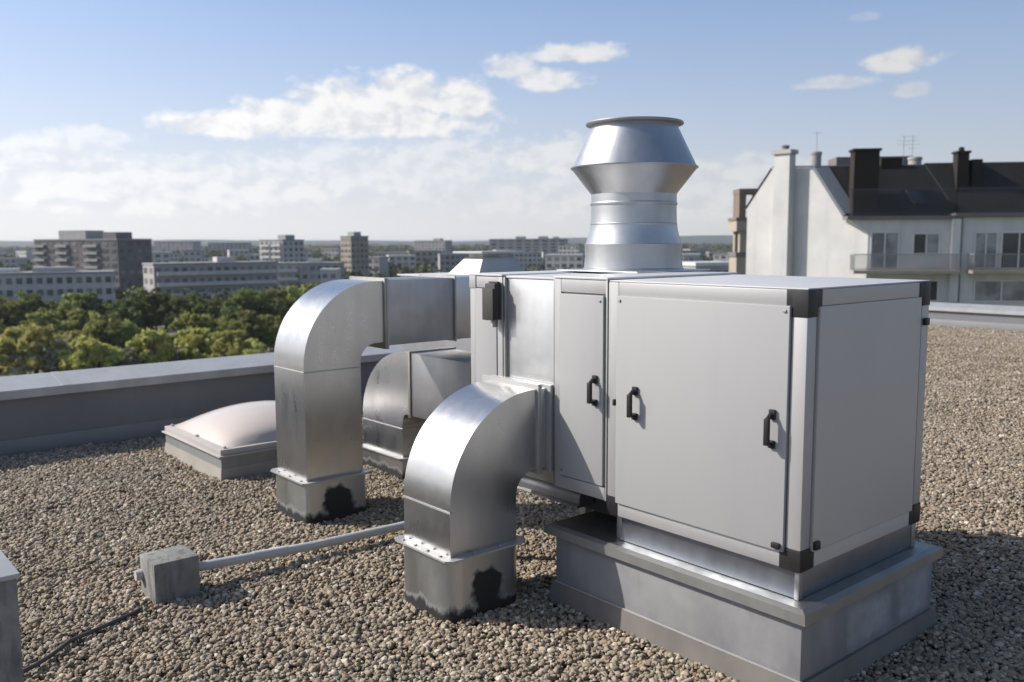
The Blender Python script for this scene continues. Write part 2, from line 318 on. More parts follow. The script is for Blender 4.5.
def gravel_nodes():
    ng = bpy.data.node_groups.new("gravel_scatter", "GeometryNodeTree")
    ng.interface.new_socket("Geometry", in_out="INPUT", socket_type="NodeSocketGeometry"); ng.interface.new_socket("Geometry", in_out="OUTPUT", socket_type="NodeSocketGeometry")
    n = lambda t: ng.nodes.new(t); L = ng.links.new
    gi, go = n("NodeGroupInput"), n("NodeGroupOutput")
    dist = n("GeometryNodeDistributePointsOnFaces"); dist.distribute_method = "RANDOM"; L(gi.outputs[0], dist.inputs["Mesh"])
    att = n("GeometryNodeInputNamedAttribute"); att.data_type = "FLOAT"; att.inputs["Name"].default_value = "dens"; L(att.outputs["Attribute"], dist.inputs["Density"])
    gj = n("GeometryNodeJoinGeometry")
    for i in range(7):
        ico = n("GeometryNodeMeshIcoSphere"); ico.inputs["Radius"].default_value = .5; ico.inputs["Subdivisions"].default_value = 2
        sp = n("GeometryNodeSetPosition"); L(ico.outputs["Mesh"], sp.inputs["Geometry"])
        no = n("ShaderNodeTexNoise"); no.noise_dimensions = "4D"; no.inputs["W"].default_value = i*3.7; no.inputs["Scale"].default_value = 2.1; no.inputs["Detail"].default_value = 1.0
        sub = n("ShaderNodeVectorMath"); sub.operation = "SUBTRACT"; L(no.outputs["Color"], sub.inputs[0]); sub.inputs[1].default_value = (.5,.5,.5)
        scl = n("ShaderNodeVectorMath"); scl.operation = "SCALE"; L(sub.outputs[0], scl.inputs[0]); scl.inputs["Scale"].default_value = 1.0
        L(scl.outputs[0], sp.inputs["Offset"])
        tr = n("GeometryNodeTransform"); L(sp.outputs[0], tr.inputs["Geometry"]); tr.inputs["Scale"].default_value = (1.15, .85+.05*(i % 3), .62+.06*(i % 4))
        ss = n("GeometryNodeSetShadeSmooth"); L(tr.outputs[0], ss.inputs["Geometry"])
        g2 = n("GeometryNodeGeometryToInstance"); L(ss.outputs[0], g2.inputs[0]); L(g2.outputs[0], gj.inputs[0])
    iop = n("GeometryNodeInstanceOnPoints"); L(dist.outputs["Points"], iop.inputs["Points"]); L(gj.outputs[0], iop.inputs["Instance"]); iop.inputs["Pick Instance"].default_value = True
    ri = n("FunctionNodeRandomValue"); ri.data_type = "INT"; ri.inputs[4].default_value = 0; ri.inputs[5].default_value = 6; L(ri.outputs[2], iop.inputs["Instance Index"])
    rr = n("FunctionNodeRandomValue"); rr.data_type = "FLOAT_VECTOR"; rr.inputs[0].default_value = (-.55,-.55,0); rr.inputs[1].default_value = (.55,.55,6.28); rr.inputs["Seed"].default_value = 3; L(rr.outputs[0], iop.inputs["Rotation"])
    rs = n("FunctionNodeRandomValue"); rs.data_type = "FLOAT"; rs.inputs[2].default_value = 0.0; rs.inputs[3].default_value = 1.0; rs.inputs["Seed"].default_value = 5
    pw = n("ShaderNodeMath"); pw.operation = "POWER"; L(rs.outputs[1], pw.inputs[0]); pw.inputs[1].default_value = 2.3
    ma = n("ShaderNodeMath"); ma.operation = "MULTIPLY_ADD"; L(pw.outputs[0], ma.inputs[0]); ma.inputs[1].default_value = .021; ma.inputs[2].default_value = .0138; L(ma.outputs[0], iop.inputs["Scale"])
    tri = n("GeometryNodeTranslateInstances"); L(iop.outputs[0], tri.inputs[0])
    rz = n("FunctionNodeRandomValue"); rz.data_type = "FLOAT_VECTOR"; rz.inputs[0].default_value = (0,0,-.010); rz.inputs[1].default_value = (0,0,.012); rz.inputs["Seed"].default_value = 9; L(rz.outputs[0], tri.inputs["Translation"])
    tri.inputs["Local Space"].default_value = False
    pn = n("GeometryNodeInputPosition"); wv = n("ShaderNodeTexNoise"); wv.inputs["Scale"].default_value = 1.5; wv.inputs["Detail"].default_value = 2.0; L(pn.outputs[0], wv.inputs["Vector"])
    wm = n("ShaderNodeMath"); wm.operation = "MULTIPLY_ADD"; L(wv.outputs[0], wm.inputs[0]); wm.inputs[1].default_value = .07; wm.inputs[2].default_value = -.035
    wx = n("ShaderNodeCombineXYZ"); L(wm.outputs[0], wx.inputs[2]); wa = n("ShaderNodeVectorMath"); wa.operation = "ADD"; L(wx.outputs[0], wa.inputs[0]); L(rz.outputs[0], wa.inputs[1]); L(wa.outputs[0], tri.inputs["Translation"])
    sa = n("GeometryNodeStoreNamedAttribute"); sa.data_type = "FLOAT"; sa.domain = "INSTANCE"; sa.inputs["Name"].default_value = "rnd"; L(tri.outputs[0], sa.inputs["Geometry"])
    rc = n("FunctionNodeRandomValue"); rc.data_type = "FLOAT"; rc.inputs["Seed"].default_value = 11; L(rc.outputs[1], sa.inputs["Value"])
    sm = n("GeometryNodeSetMaterial"); L(sa.outputs[0], sm.inputs[0]); sm.inputs["Material"].default_value = M["stone"]
    L(sm.outputs[0], go.inputs[0]); return ng
# patches of bed that carry loose stones: (polygon, stones per square metre)
patches = [([(-6.62,-3.0),(1.6,-3.0),(1.6,1.6),(-6.62,1.6)], 5400), ([(-4.6,1.6),(3.0,1.6),(1.2,6.0),(-5.6,6.0)], 3900), ([(-6.6,6.0),(1.2,6.0),(-1.6,15.9),(-8.0,15.9),(-6.6,10.6)], 2400)]
bm = bmesh.new(); lay = bm.faces.layers.float.new("dens")
for poly, d in patches:
    f = bm.faces.new([bm.verts.new((x, y, -.012)) for x, y in poly]); f[lay] = d
    if f.normal.z < 0: f.normal_flip()
me = bpy.data.meshes.new("gravel"); bm.to_mesh(me); bm.free(); me.materials.append(M["stone"])
gv = bpy.data.objects.new("gravel", me); col.objects.link(gv); gv["kind"] = "stuff"
gv.modifiers.new("scatter", "NODES").node_group = gravel_nodes()

# ------------------------------------------------------------------ parapets
def parapet(name, label, along, c0, c1, inner, out, h):
    """along 'y': wall runs in y from c0 to c1, inner face at x=inner, body goes to x=out"""
    s = 1 if out > inner else -1
    o = thing(name, (inner, (c0+c1)/2, 0) if along == "y" else ((c0+c1)/2, inner, 0), label, "parapet")
    P = (lambda mb, a, b, z0, z1, l0, l1, bev=0: mb.box(min(a,b), max(a,b), l0, l1, z0, z1, bev)) if along == "y" else (lambda mb, a, b, z0, z1, l0, l1, bev=0: mb.box(l0, l1, min(a,b), max(a,b), z0, z1, bev))
    P(MB(), inner, out, -.40, h-.03, c0, c1).build("wall", M["parwall"], o)
    P(MB(), inner - s*.018, inner - s*.001, -.03, .125, c0, c1, .004).build("base_strip", M["strip"], o)
    # coping, in lengths with a small joint; top falls inwards
    n = max(1, round((c1-c0)/3.0)); L = (c1-c0)/n; ax = "y" if along == "y" else "x"
    for i in range(n):
        a, b = c0+i*L, c0+(i+1)*L-.006
        pr = [(inner - s*.055, h-.075), (inner - s*.055, h), (out + s*.03, h+.075), (out + s*.03, h-.04), (out + s*.02, h-.04), (out + s*.02, h+.05), (inner - s*.045, h-.022), (inner - s*.045, h-.075)]
        MB().prism(pr, ax, a, b).build("coping", M["coping"], o, 20)
        if i: 
            pr2 = [(inner - s*.058, h-.07), (inner - s*.058, h+.003), (out + s*.032, h+.078), (out+s*.03, h+.072), (inner - s*.05, h-.004), (inner - s*.05, h-.07)]
            MB().prism(pr2, ax, a-.035, a+.035).build("coping_joint", M["coping"], o, 20)
    return o
parapet("parapet", "low grey parapet with a sloping metal coping behind the skylight dome", "y", -6.7, 10.4, -6.705, -7.02, .555)
parapet("parapet", "low parapet closing the gravel roof below the white gabled house", "x", -10.2, 13.5, 15.95, 16.25, .385)
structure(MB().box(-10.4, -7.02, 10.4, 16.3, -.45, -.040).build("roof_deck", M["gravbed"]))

# ------------------------------------------------------------------ air handling unit
ahu = thing("air_handling_unit", (-1.0, .5, .382), "large grey rooftop ventilation cabinet with black corners and three black handles", "ventilation unit")
def handle(parent, x, z0, z1, p=.052, y=0):
    h = MB().tube([(x, y-.002, z1-.006), (x, y-.022, z1-.006), (x-.002, y-p, z1-.022), (x-.002, y-p, z1-.03)], .0085, 8)
    h.tube([(x, y-.002, z0+.006), (x, y-.022, z0+.006), (x-.002, y-p, z0+.018), (x-.002, y-p, z0+.03)], .0085, 8)
    h.box(x-.011, x+.009, y-p-.011, y-p+.009, z0+.004, z1-.018, .004); h.box(x-.014, x+.014, y-.014, y-.001, z1-.026, z1+.014, .004); h.box(x-.014, x+.014, y-.014, y-.001, z0-.012, z0+.02, .004)
    h.build("handle", M["black"], parent)
X0, X1, Y1, Z0, Z1 = -1.035, 0.0, 1.0, .504, 1.611
# shells behind the panels
MB().box(-1.02, -.012, .012, .99, Z0+.01, Z1-.012).build("cabinet_shell", M["panel"], ahu)
for (x0, x1, y0, y1) in ((-.066, 0, 0, .066), (X0, -.972, 0, .066), (-.066, 0, .934, 1), (X0, -.972, .934, 1)):
    MB().box(x0, x1, y0, y1, Z0+.085, Z1-(.1 if x0 > -.5 else .001), .005, 2).build("frame_post", M["alu"], ahu)
for z0, z1 in ((Z0, Z0+.064), (Z1-.064, Z1)):
    l = -.092; a = X0+.064
    MB().box(a, l, 0, .06, z0, z1, .004).build("frame_rail", M["alu"], ahu); MB().box(X0+.064, l, .94, 1, z0, z1, .004).build("frame_rail", M["alu"], ahu)
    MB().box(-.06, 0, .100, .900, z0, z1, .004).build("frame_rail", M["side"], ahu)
def corner(x, y, z, sx, sy, sz, a=.092, b=.100, c=.105, w=.068, lo=True):
    mb = MB(); e = .003
    B = lambda dx, dy, dz: mb.box(min(x+sx*e, x-sx*dx), max(x+sx*e, x-sx*dx), min(y+sy*e, y-sy*dy), max(y+sy*e, y-sy*dy), min(z+sz*e, z-sz*dz), max(z+sz*e, z-sz*dz), .004)
    B(w, w, c); mb2 = mb; e = .0025
    B(a, w*.98, w*.98); e = .002; B(w*.97, b, w*.97)
    return mb.build("corner_bracket", M["black"], ahu)
corner(0, 0, Z1, 1, -1, 1); corner(0, 0, Z0, 1, -1, -1, c=.085); corner(0, 1, Z1, 1, 1, 1); corner(0, 1, Z0, 1, 1, -1, c=.09)
corner(X0, 0, Z0, -1, -1, -1, a=.062, c=.09); corner(X0, 1, Z0, -1, 1, -1)
# doors and panels
d1 = MB().box(-.972, -.069, -.014, .012, .571, 1.549, .005).build("access_door", M["panel"], ahu)
handle(d1, -.848, 1.0, 1.128, .040, y=-.014); handle(d1, -.128, .995, 1.125, .040, y=-.014)
for x, z in ((-.952, 1.528), (-.088, 1.528)): MB().box(x-.006, x+.006, -.019, -.013, z-.006, z+.006, .002).build("door_screw", M["bar"], d1)
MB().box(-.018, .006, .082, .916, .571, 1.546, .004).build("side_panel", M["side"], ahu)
for y, z in ((.10, .60), (.955, 1.44)): MB().box(.004, .02, y-.018, y+.018, z-.022, z+.012, .005).build("latch", M["black"], ahu)
MB().box(-.115, -.078, -.03, -.012, .583, .606, .005).build("latch", M["black"], ahu)
MB().box(-.988, -.976, -.02, -.002, 1.035, 1.066, .003).build("latch", M["black"], ahu)
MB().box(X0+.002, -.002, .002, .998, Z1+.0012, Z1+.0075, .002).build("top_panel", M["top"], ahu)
# base ring of the cabinet on the curb
bp = [(.020, .386), (.06, .386), (.06, .5025), (.030, .5025), (.032, .47), (.030, .44), (.024, .40)]
MB().prism([(y, z) for y, z in bp], "x", -.965, -.03).build("base_channel", M["channel"], ahu, 40)
MB().box(-.965, -.02, .05, .97, .384, .503).box(-.03, -.012, .045, .95, .384, .503, .004).build("base_channel", M["channel"], ahu)
for q in ((-1.0, -.967, .03, .07), (-.029, -.008, .012, .04), (-.04, -.008, .952, .985)): MB().box(*q, .384, .50, .003).build("base_foot", M["galv_dull"], ahu)
# narrow door section
S0, S1 = -1.402, -1.039
MB().box(S0+.01, S1, .014, .99, .575, 1.607).build("section_shell", M["panel"], ahu)
MB().box(S0, S0+.045, -.001, .05, .56, 1.618, .004).build("frame_post", M["alu"], ahu); MB().box(S1-.012, S1, -.004, .05, .56, 1.618, .003).build("frame_post", M["alu"], ahu)
MB().box(S0+.045, S1-.012, 0, .05, 1.552, 1.618, .003).build("frame_rail", M["alu"], ahu); MB().box(S0+.045, S1-.012, -.005, .05, .562, .626, .003).build("frame_rail", M["alu"], ahu)
d2 = MB().box(S0+.05, S1-.016, -.016, .014, .632, 1.545, .005).build("access_door", M["panel"], ahu)
handle(d2, -1.100, 1.03, 1.152, .040, y=-.016)
for x, z in ((-1.075, 1.52), (-1.335, .66)): MB().box(x-.005, x+.005, -.021, -.015, z-.005, z+.005, .002).build("door_screw", M["bar"], d2)
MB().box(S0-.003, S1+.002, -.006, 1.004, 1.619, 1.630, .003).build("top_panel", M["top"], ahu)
# plain galvanised section
MB().box(-1.795, S0-.012, .022, .98, .56, 1.606, .003).build("duct_section", M["galv_pan"], ahu)
MB().box(S0-.016, S0-.003, .004, .99, .56, 1.612, .003).build("joint_flange", M["bar"], ahu); MB().box(-1.812, -1.796, .004, .99, .56, 1.612, .003).build("joint_flange", M["bar"], ahu)
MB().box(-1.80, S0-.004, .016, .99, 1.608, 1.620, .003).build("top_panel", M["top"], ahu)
# end frame with inset panel
MB().box(-2.075, -1.83, .012, .99, .56, 1.60).build("section_shell", M["panel"], ahu)
for x0, x1 in ((-2.093, -2.048), (-1.856, -1.813)): MB().box(x0, x1, 0, .05, .54, 1.612, .004).build("frame_post", M["alu"], ahu)
MB().box(-2.047, -1.857, .001, .05, 1.55, 1.611, .003).build("frame_rail", M["alu"], ahu); MB().box(-2.096, -2.04, -.004, .055, 1.545, 1.6145, .003).build("frame_corner", M["flange"], ahu)
MB().box(-2.044, -1.86, -.004, .012, .62, 1.546, .004).build("end_panel", M["panel"], ahu)
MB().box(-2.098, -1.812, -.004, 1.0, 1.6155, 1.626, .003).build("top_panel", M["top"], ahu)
# steel rails under the left sections
for y in (.20, .80):
    pr = [(y, .41), (y+.10, .41), (y+.10, .422), (y+.014, .422), (y+.014, .528), (y+.10, .528), (y+.10, .54), (y, .54)]
    MB().prism(pr, "x", -2.06, -1.003).build("base_rail", M["dkbox"], ahu)
for y in (.02, .82): MB().box(-2.06, -2.00, y, y+.06, -.02, .409, .004).build("base_leg", M["dkbox"], ahu)
# rounded drain pan under the left sections, bright metal
pan = [(-.055, .53), (-.05, .555), (-.03, .575)] ; 
pr = [(.13+.055*math.cos(a), .49+.055*math.sin(a)) for a in np.linspace(math.radians(20), math.radians(180), 12)] + [(.075, .47), (.06, .46), (.06, .452), (.18, .452)]
MB().prism(pr, "x", -1.97, -1.30).build("drain_pan", M["galv_dull"], ahu, 40)

# junction box on the end frame
o = thing("junction_box", (-1.86, -.03, 1.38), "dark grey electrical box screwed to the cabinet's pale end frame", "electrical box")
MB().box(-1.902, -1.818, -.050, -.005, 1.385, 1.578, .008).build("enclosure", M["dkbox"], o)
MB().box(-1.905, -1.815, -.066, -.051, 1.382, 1.552, .005).build("cover", M["dkbox"], o); MB().tube([(-1.845, -.035, 1.386), (-1.845, -.035, 1.345)], .014, 10).build("cable_gland", M["pipe"], o)
MB().box(-1.898, -1.822, -.026, -.006, 1.579, 1.588, .003).build("bracket", M["dkbox"], o)

# ------------------------------------------------------------------ curb under the cabinet
cb = thing("roof_curb", (-.63, .5, 0), "grey sheet metal roof curb with pale chalky patches under the big cabinet", "roof curb")
MB().box(-1.345, .045, -.045, 1.06, -.03, .345, .006).build("curb_wall", M["curb"], cb)
capp = []
mb = MB()
def frus(mb, a, b):  # a,b: (x0,x1,y0,y1,z)
    vs = []
    for (x0, x1, y0, y1, z) in (a, b): vs += [(x0, y0, z), (x1, y0, z), (x1, y1, z), (x0, y1, z)]
    return mb.faces(vs, [(3,2,1,0),(4,5,6,7),(0,1,5,4),(1,2,6,5),(2,3,7,6),(3,0,4,7)])
frus(mb, (-1.405, .078, -.078, 1.098, .332), (-1.400, .073, -.073, 1.093, .372)); frus(mb, (-1.400, .073, -.073, 1.093, .3721), (-1.375, .048, -.048, 1.068, .383))
mb.build("curb_cap", M["curb_cap"], cb, 12)
mb = MB(); frus(mb, (-1.375, .074, -.074, 1.089, -.03), (-1.355, .060, -.060, 1.075, .085)); mb.build("skirt_flashing", M["skirt"], cb, 20)
MB().box(-1.346, .056, -.056, -.046, .085, .093, .002).build("flashing_lip", M["flange"], cb)

# ------------------------------------------------------------------ ducts
def elbow_poly(yf, yb, z0, R, zc, yc, yend, n=28):
    """outline in (y,z): rises from z0 at y=yf..yb, bends to +y, ends at yend"""
    r = yb and (yc - yb)
    p = [(yf, z0)] + [(yc - R*math.cos(a), zc + R*math.sin(a)) for a in np.linspace(0, PI/2, n)] + [(yend, zc+R), (yend, zc+r)]
    p += [(yc - r*math.sin(a), zc + r*math.cos(a)) for a in np.linspace(0, PI/2, 12)] + [(yb, z0)]
    out = [p[0]]
    for q in p[1:]:
        if (Vector(q)-Vector(out[-1])).length > 1e-5: out.append(q)
    return out
def ring(x0, x1, y0, y1, z, e, t=.012, r=.0):
    """flat flange ring round a rectangular duct lying in a z plane, corners clipped"""
    c = .03
    return [(x0-e+c, y0-e), (x1+e-c, y0-e), (x1+e, y0-e+c), (x1+e, y1+e-c), (x1+e-c, y1+e), (x0-e+c, y1+e), (x0-e, y1+e-c), (x0-e, y0-e+c)]
def rounded(x0, x1, y0, y1, r, n=6):
    p = []
    for cx, cy, a0 in ((x1-r, y0+r, -90), (x1-r, y1-r, 0), (x0+r, y1-r, 90), (x0+r, y0+r, 180)):
        p += [(cx + r*math.cos(math.radians(a0+90*i/n)), cy + r*math.sin(math.radians(a0+90*i/n))) for i in range(n+1)]
    return p
def bolts(pts, r=.007, up="z"):
    mb = MB()
    for (x, y, z) in pts: mb.box(x-r, x+r, y-r, y+r, z-.002, z+.008, .003)
    return mb
# front elbow
fd = thing("duct_elbow", (-1.67, -.42, 0), "shiny square elbow duct nearest the camera, from the gravel into the cabinet front", "duct", "galvanised elbow ducts")
MB().prism(elbow_poly(-.625, -.215, .305, .525, .535, -.10, -.068), "x", -1.845, -1.455).build("elbow", M["galv"], fd)
MB().prism([(-1.849,-.629),(-1.451,-.629),(-1.451,-.61),(-1.454,-.6265),(-1.846,-.6265),(-1.849,-.61)], "z", .525, .534).build("seam", M["flange"], fd)
MB().prism(rounded(-1.87, -1.43, -.652, -.190, .085), "z", -.03, .300).build("collar", M["base_front"], fd)
MB().prism(ring(-1.845, -1.455, -.625, -.215, 0, .047), "z", .3025, .312).build("flange", M["flange"], fd)
for q in [(-1.82+.105*i, -.648, .312) for i in range(4)] + [(-1.432, -.5+.16*i, .312) for i in range(2)]: bolts([q]).build("bolt", M["flange"], fd)
MB().box(-1.895, -1.44, -.078, -.066, .625, 1.085, .003).box(-1.895, -1.44, -.064, -.052, .625, 1.085, .003).build("flange_pair", M["flange"], fd)
MB().box(-1.845, -1.452, -.0515, .012, .652, 1.06, .002).build("neck", M["galv"], fd)
MB().box(-1.90, -1.42, -.014, .018, .63, 1.078, .003).build("wall_flange", M["flange"], fd)

# tall elbow at the left and its run towards the rear plenum
ld = thing("duct_elbow", (-3.48, -.23, 0), "tall shiny elbow duct beside the skylight dome, running back behind the cabinet", "duct", "galvanised elbow ducts")
MB().prism(elbow_poly(-.432, -.02, .265, .532, 1.010, .10, .165), "x", -3.685, -3.262).build("elbow", M["galv"], ld)
MB().box(-3.688, -3.259, -.435, -.017, .975, .984, .002).build("seam", M["flange"], ld)
MB().prism(rounded(-3.70, -3.245, -.45, .0, .03), "z", -.03, .262).build("collar", M["base_left"], ld)
MB().prism(ring(-3.685, -3.262, -.432, -.02, 0, .045), "z", .264, .274).build("flange", M["flange"], ld)
for q in [(-3.62+.16*i, -.456, .274) for i in range(3)]: bolts([q]).build("bolt", M["flange"], ld)
MB().box(-3.705, -3.243, .166, .180, 1.083, 1.562, .003).build("flange_ring", M["bar"], ld); MB().box(-3.705, -3.243, .182, .196, 1.083, 1.562, .003).build("flange_ring", M["flange"], ld)
MB().box(-3.685, -3.262, .197, .752, 1.105, 1.545, .003).build("straight_duct", M["galv_dull"], ld)
MB().box(-3.70, -3.248, .753, .766, 1.092, 1.558, .003).build("flange_ring", M["bar"], ld)
MB().box(-3.685, -3.262, .767, 1.56, 1.105, 1.545, .003).build("straight_duct", M["galv"], ld)

# low elbow in the middle, bending to the right into the cabinet end
md = thing("duct_elbow", (-4.09, .83, 0), "low elbow duct half hidden between the two taller ones", "duct", "galvanised elbow ducts")
def xpoly(xl, xr, z0, R, zc, xc, xend, n=24):
    r = xc - xr
    return [(xl, z0)] + [(xc - (xc-xl)*math.cos(a), zc + R*math.sin(a)) for a in np.linspace(0, PI/2, n)] + [(xend, zc+R), (xend, zc+.10)] + [(xc - r*math.sin(a), zc + .10*math.cos(a)) for a in np.linspace(0, PI/2, 10)][0:] + [(xr, z0)]
MB().prism(xpoly(-4.38, -3.80, .155, .575, .40, -3.745, -3.70), "y", .65, 1.06).build("elbow", M["galv"], md)
MB().box(-4.383, -3.797, .647, 1.063, .375, .384, .002).build("seam", M["flange"], md)
MB().box(-4.41, -3.78, .63, 1.08, -.03, .148).build("collar", M["base_mid"], md)
MB().prism(ring(-4.38, -3.80, .65, 1.06, 0, .04), "z", .149, .158).build("flange", M["flange"], md)
MB().box(-3.699, -3.67, .638, 1.072, .487, .988, .003).build("flange_ring", M["bar"], md)
MB().box(-3.669, -2.95, .65, 1.06, .50, .975, .003).build("straight_duct", M["galv_dull"], md)
MB().box(-2.949, -2.93, .638, 1.072, .487, .988, .003).build("flange_ring", M["bar"], md)
MB().box(-2.929, -2.08, .66, .985, .58, .97, .003).build("straight_duct", M["galv_dull"], md)

# rear plenum, hood and discharge stack
pl = thing("rear_plenum", (-4.2, 2.1, 0), "low grey sheet metal housing behind the tall elbow duct, under the vent hood", "ventilation housing")
MB().box(-5.2, -3.16, 1.57, 2.75, .30, 1.488, .006).build("housing", M["galv_dull"], pl); MB().box(-5.1, -3.25, 1.65, 2.65, -.03, .30).build("plinth", M["curb"], pl)
MB().box(-5.22, -3.14, 1.55, 2.77, 1.489, 1.502, .003).build("lid", M["top"], pl)
hd = thing("exhaust_hood", (-4.67, 2.2, 1.5), "low pyramid shaped vent hood with a flat cap behind the cabinet", "vent hood")
mb = MB(); frus(mb, (-4.93, -4.47, 1.93, 2.50, 1.503), (-4.78, -4.52, 2.02, 2.40, 1.655)); mb.build("hood_body", M["flange"], hd, 10)
MB().box(-4.76, -4.54, 2.04, 2.38, 1.656, 1.69).build("neck", M["bar"], hd)
MB().box(-4.90, -4.46, 1.96, 2.48, 1.691, 1.712, .004).build("cap", M["flange"], hd)
SX, SY = -1.627, .824
k = 5.1/890.5; q = 5.1/6.8*.985
stk = thing("exhaust_stack", (SX, SY, 1.63), "big round galvanised exhaust stack flaring out at its top", "exhaust stack")
zz = lambda y: 1.8 - (y-239.6)*k
W = lambda p: [(r_*q, z_) for r_, z_ in p]
MB().box(SX-.31, SX+.31, SY-.31, SY+.31, 1.6305, 1.638, .002).build("base_plate", M["galv_pan"], stk)
MB().lathe(W([(.389, 1.6385), (.389, 1.644), (.380, 1.650), (.372, zz(255)), (.377, zz(242.5)), (.374, zz(242.0)), (.36, zz(242))]), (SX, SY), 72).build("base_ring", M["stack"], stk, 40)
MB().lathe(W([(.366, zz(242)), (.356, zz(237)), (.341, zz(230)), (.331, zz(222)), (.328, zz(210)), (.327, zz(200)), (.327, zz(193))]), (SX, SY), 72).build("barrel", M["stack"], stk, 50)
for y in (223, 203): MB().lathe(W([(.329, zz(y)+.009), (.3335, zz(y)+.004), (.3335, zz(y)-.004), (.332, zz(y)-.009)]), (SX, SY), 72).build("barrel_seam", M["stack"], stk)
MB().lathe(W([(.325, zz(194)), (.331, zz(193)), (.470, zz(170)), (.486, zz(168.4)), (.488, zz(167.6)), (.480, zz(167))]), (SX, SY), 72).build("lower_cone", M["stack"], stk, 30)
MB().lathe(W([(.480, zz(167.6)), (.474, zz(166.8)), (.336, zz(130.5)), (.330, zz(127))]), (SX, SY), 72).build("upper_cone", M["stack"], stk, 30)
MB().lathe(W([(.329, zz(129)), (.332, zz(127.3)), (.370, zz(126.2)), (.373, zz(124.8)), (.368, zz(123.9)), (.325, zz(124.5)), (.318, zz(130)), (.318, zz(165))]), (SX, SY), 72).build("top_flange", M["galv_dull"], stk, 30)
MB().tube([(SX-.19*q-.12, SY-.335*q+.03, zz(246)), (SX-.19*q-.125, SY-.335*q+.018, zz(246))], .008, 8).build("rivet", M["bar"], stk)

# ------------------------------------------------------------------ skylight
sk = thing("skylight", (-5.28, .2, 0), "square white domed skylight on a low curb near the parapet", "skylight")
MB().box(-5.86, -4.66, -.43, .81, .085, .175).build("curb", M["domecurb"], sk); mb = MB(); frus(mb, (-5.88,-4.645,-.445,.825,-.03), (-5.865,-4.655,-.435,.815,.085)); mb.build("base_flashing", M["cream"], sk)
MB().box(-5.885, -4.635, -.455, .835, .176, .188, .003).box(-5.865, -4.655, -.435, .805, .188, .232, .006).build("frame", M["domeframe"], sk)
n = 24; vs = []; fs = []
for i in range(n+1):
    for j in range(n+1):
        a, b = i/n*2-1, j/n*2-1
        h = .205*(max(0, 1-abs(a)**2.1)*max(0, 1-abs(b)**2.1))**.62
        vs.append((-5.26+a*.565, .19+b*.565, .233+h))
for i in range(n):
    for j in range(n): q = i*(n+1)+j; fs.append((q, q+n+1, q+n+2, q+1))
MB().faces(vs, fs).build("dome", M["dome"], sk, 60)
for x in (-5.82, -5.26, -4.70):
    for y in (-.385, .19, .765):
        if (x, y) != (-5.26, .19): MB().lathe([(.014, .232), (.014, .245), (.006, .25), (.0005, .25)], (x, y), 10).build("frame_screw", M["domeframe"], sk)

# ------------------------------------------------------------------ block, pipe, plinth, cable
cbk = MB().box(-2.785, -2.566, -1.632, -1.404, -.03, .212, .008, 2).build("concrete_block", M["concrete"], loc=(-2.676, -1.52, 0))
tag(cbk, "small weathered concrete block on the gravel that the pipe runs into", "block")
ap = thing("pipe", (-2.70, -.7, .1), "pale grey pipe lying across the gravel from the concrete block", "pipe")
MB().tube([(-2.705, -1.405, .10), (-2.69, -.7, .065), (-2.665, -.05, .06), (-2.64, .55, .07)], .0255, 16).build("pipe_run", M["pipe"], ap)
MB().tube([(-2.6995, -1.06, .083), (-2.6945, -.86, .073)], .0285, 16).build("sleeve", M["pipe"], ap)
MB().tube([(-2.755, -1.632, .11), (-2.757, -1.665, .11)], [.028, .027], 16).build("stub_end", M["domeframe"], ap)
pt = thing("plinth", (-1.8, -2.6, 0), "grey plinth with a metal top at the photo's lower left corner", "plinth")
MB().box(-2.05, -1.443, -2.95, -2.436, -.03, .682, .006).build("plinth_body", M["concrete_l"], pt); MB().box(-2.058, -1.435, -2.958, -2.428, .6825, .700, .003).build("plinth_cap", M["coping"], pt)
tag(MB().tube([(-2.30, -2.75, .014), (-2.18, -2.5, .012), (-2.20, -2.32, .014), (-2.228, -2.25, .018), (-2.30, -2.17, .012), (-2.395, -2.07, .014), (-2.475, -1.875, .012), (-2.53, -1.75, .012), (-2.60, -1.66, .004), (-2.66, -1.62, -.02)], .0105, 8).build("cable", M["cable"], sharp=60, loc=(-2.4, -1.9, 0)), "thin black cable on the gravel running to the concrete block", "cable")

# ------------------------------------------------------------------ white gabled house beyond the roof
K = Vector((-26.135, 49.548, 0)); u = Vector((.7228, .6910, 0)); v = Vector((-.9966, -.0821, 0)); mfr = Vector((.6910, -.7228, 0))
def H(s, t, z, w=0): p = K + u*s + v*t + mfr*w; return (p.x, p.y, z)
wh = thing("gabled_house", (-26.1, 49.5, -21), "white gabled house with dark steep roof and railed balconies behind the roof edge", "house")
S_END = 15.0
prof = [(0,-21), (8.4,-21), (8.4,4.0), (6.57,6.55), (3.72,6.40), (1.6,3.30), (0,3.15)]
n = len(prof)
def extrude(prof, s0, s1): 
    m = len(prof); vs = [H(s0, t, z) for t, z in prof] + [H(s1, t, z) for t, z in prof]
    return vs, [tuple(range(m-1, -1, -1)), tuple(range(m, 2*m))] + [(i, (i+1) % m, m+(i+1) % m, m+i) for i in range(m)]
def fixn(mb): bmesh.ops.recalc_face_normals(mb.bm, faces=mb.bm.faces[:]); return mb
fixn(MB().faces(*extrude(prof, 0, S_END))).build("wall", M["white"], wh)
def slope(a, b, th, s0, s1):
    (t0, z0), (t1, z1) = a, b; d = Vector((t1-t0, z1-z0)).normalized(); nn = Vector((-d.y, d.x)); nn = nn if nn.y > 0 else -nn
    return fixn(MB().faces(*extrude([(t0+nn.x*.01, z0+nn.y*.01), (t1+nn.x*.01, z1+nn.y*.01), (t1+nn.x*th, z1+nn.y*th), (t0+nn.x*th, z0+nn.y*th)], s0, s1)))
slope((1.55,3.25), (3.72,6.40), .12, -.05, 6.7).build("roof", M["roof"], wh)
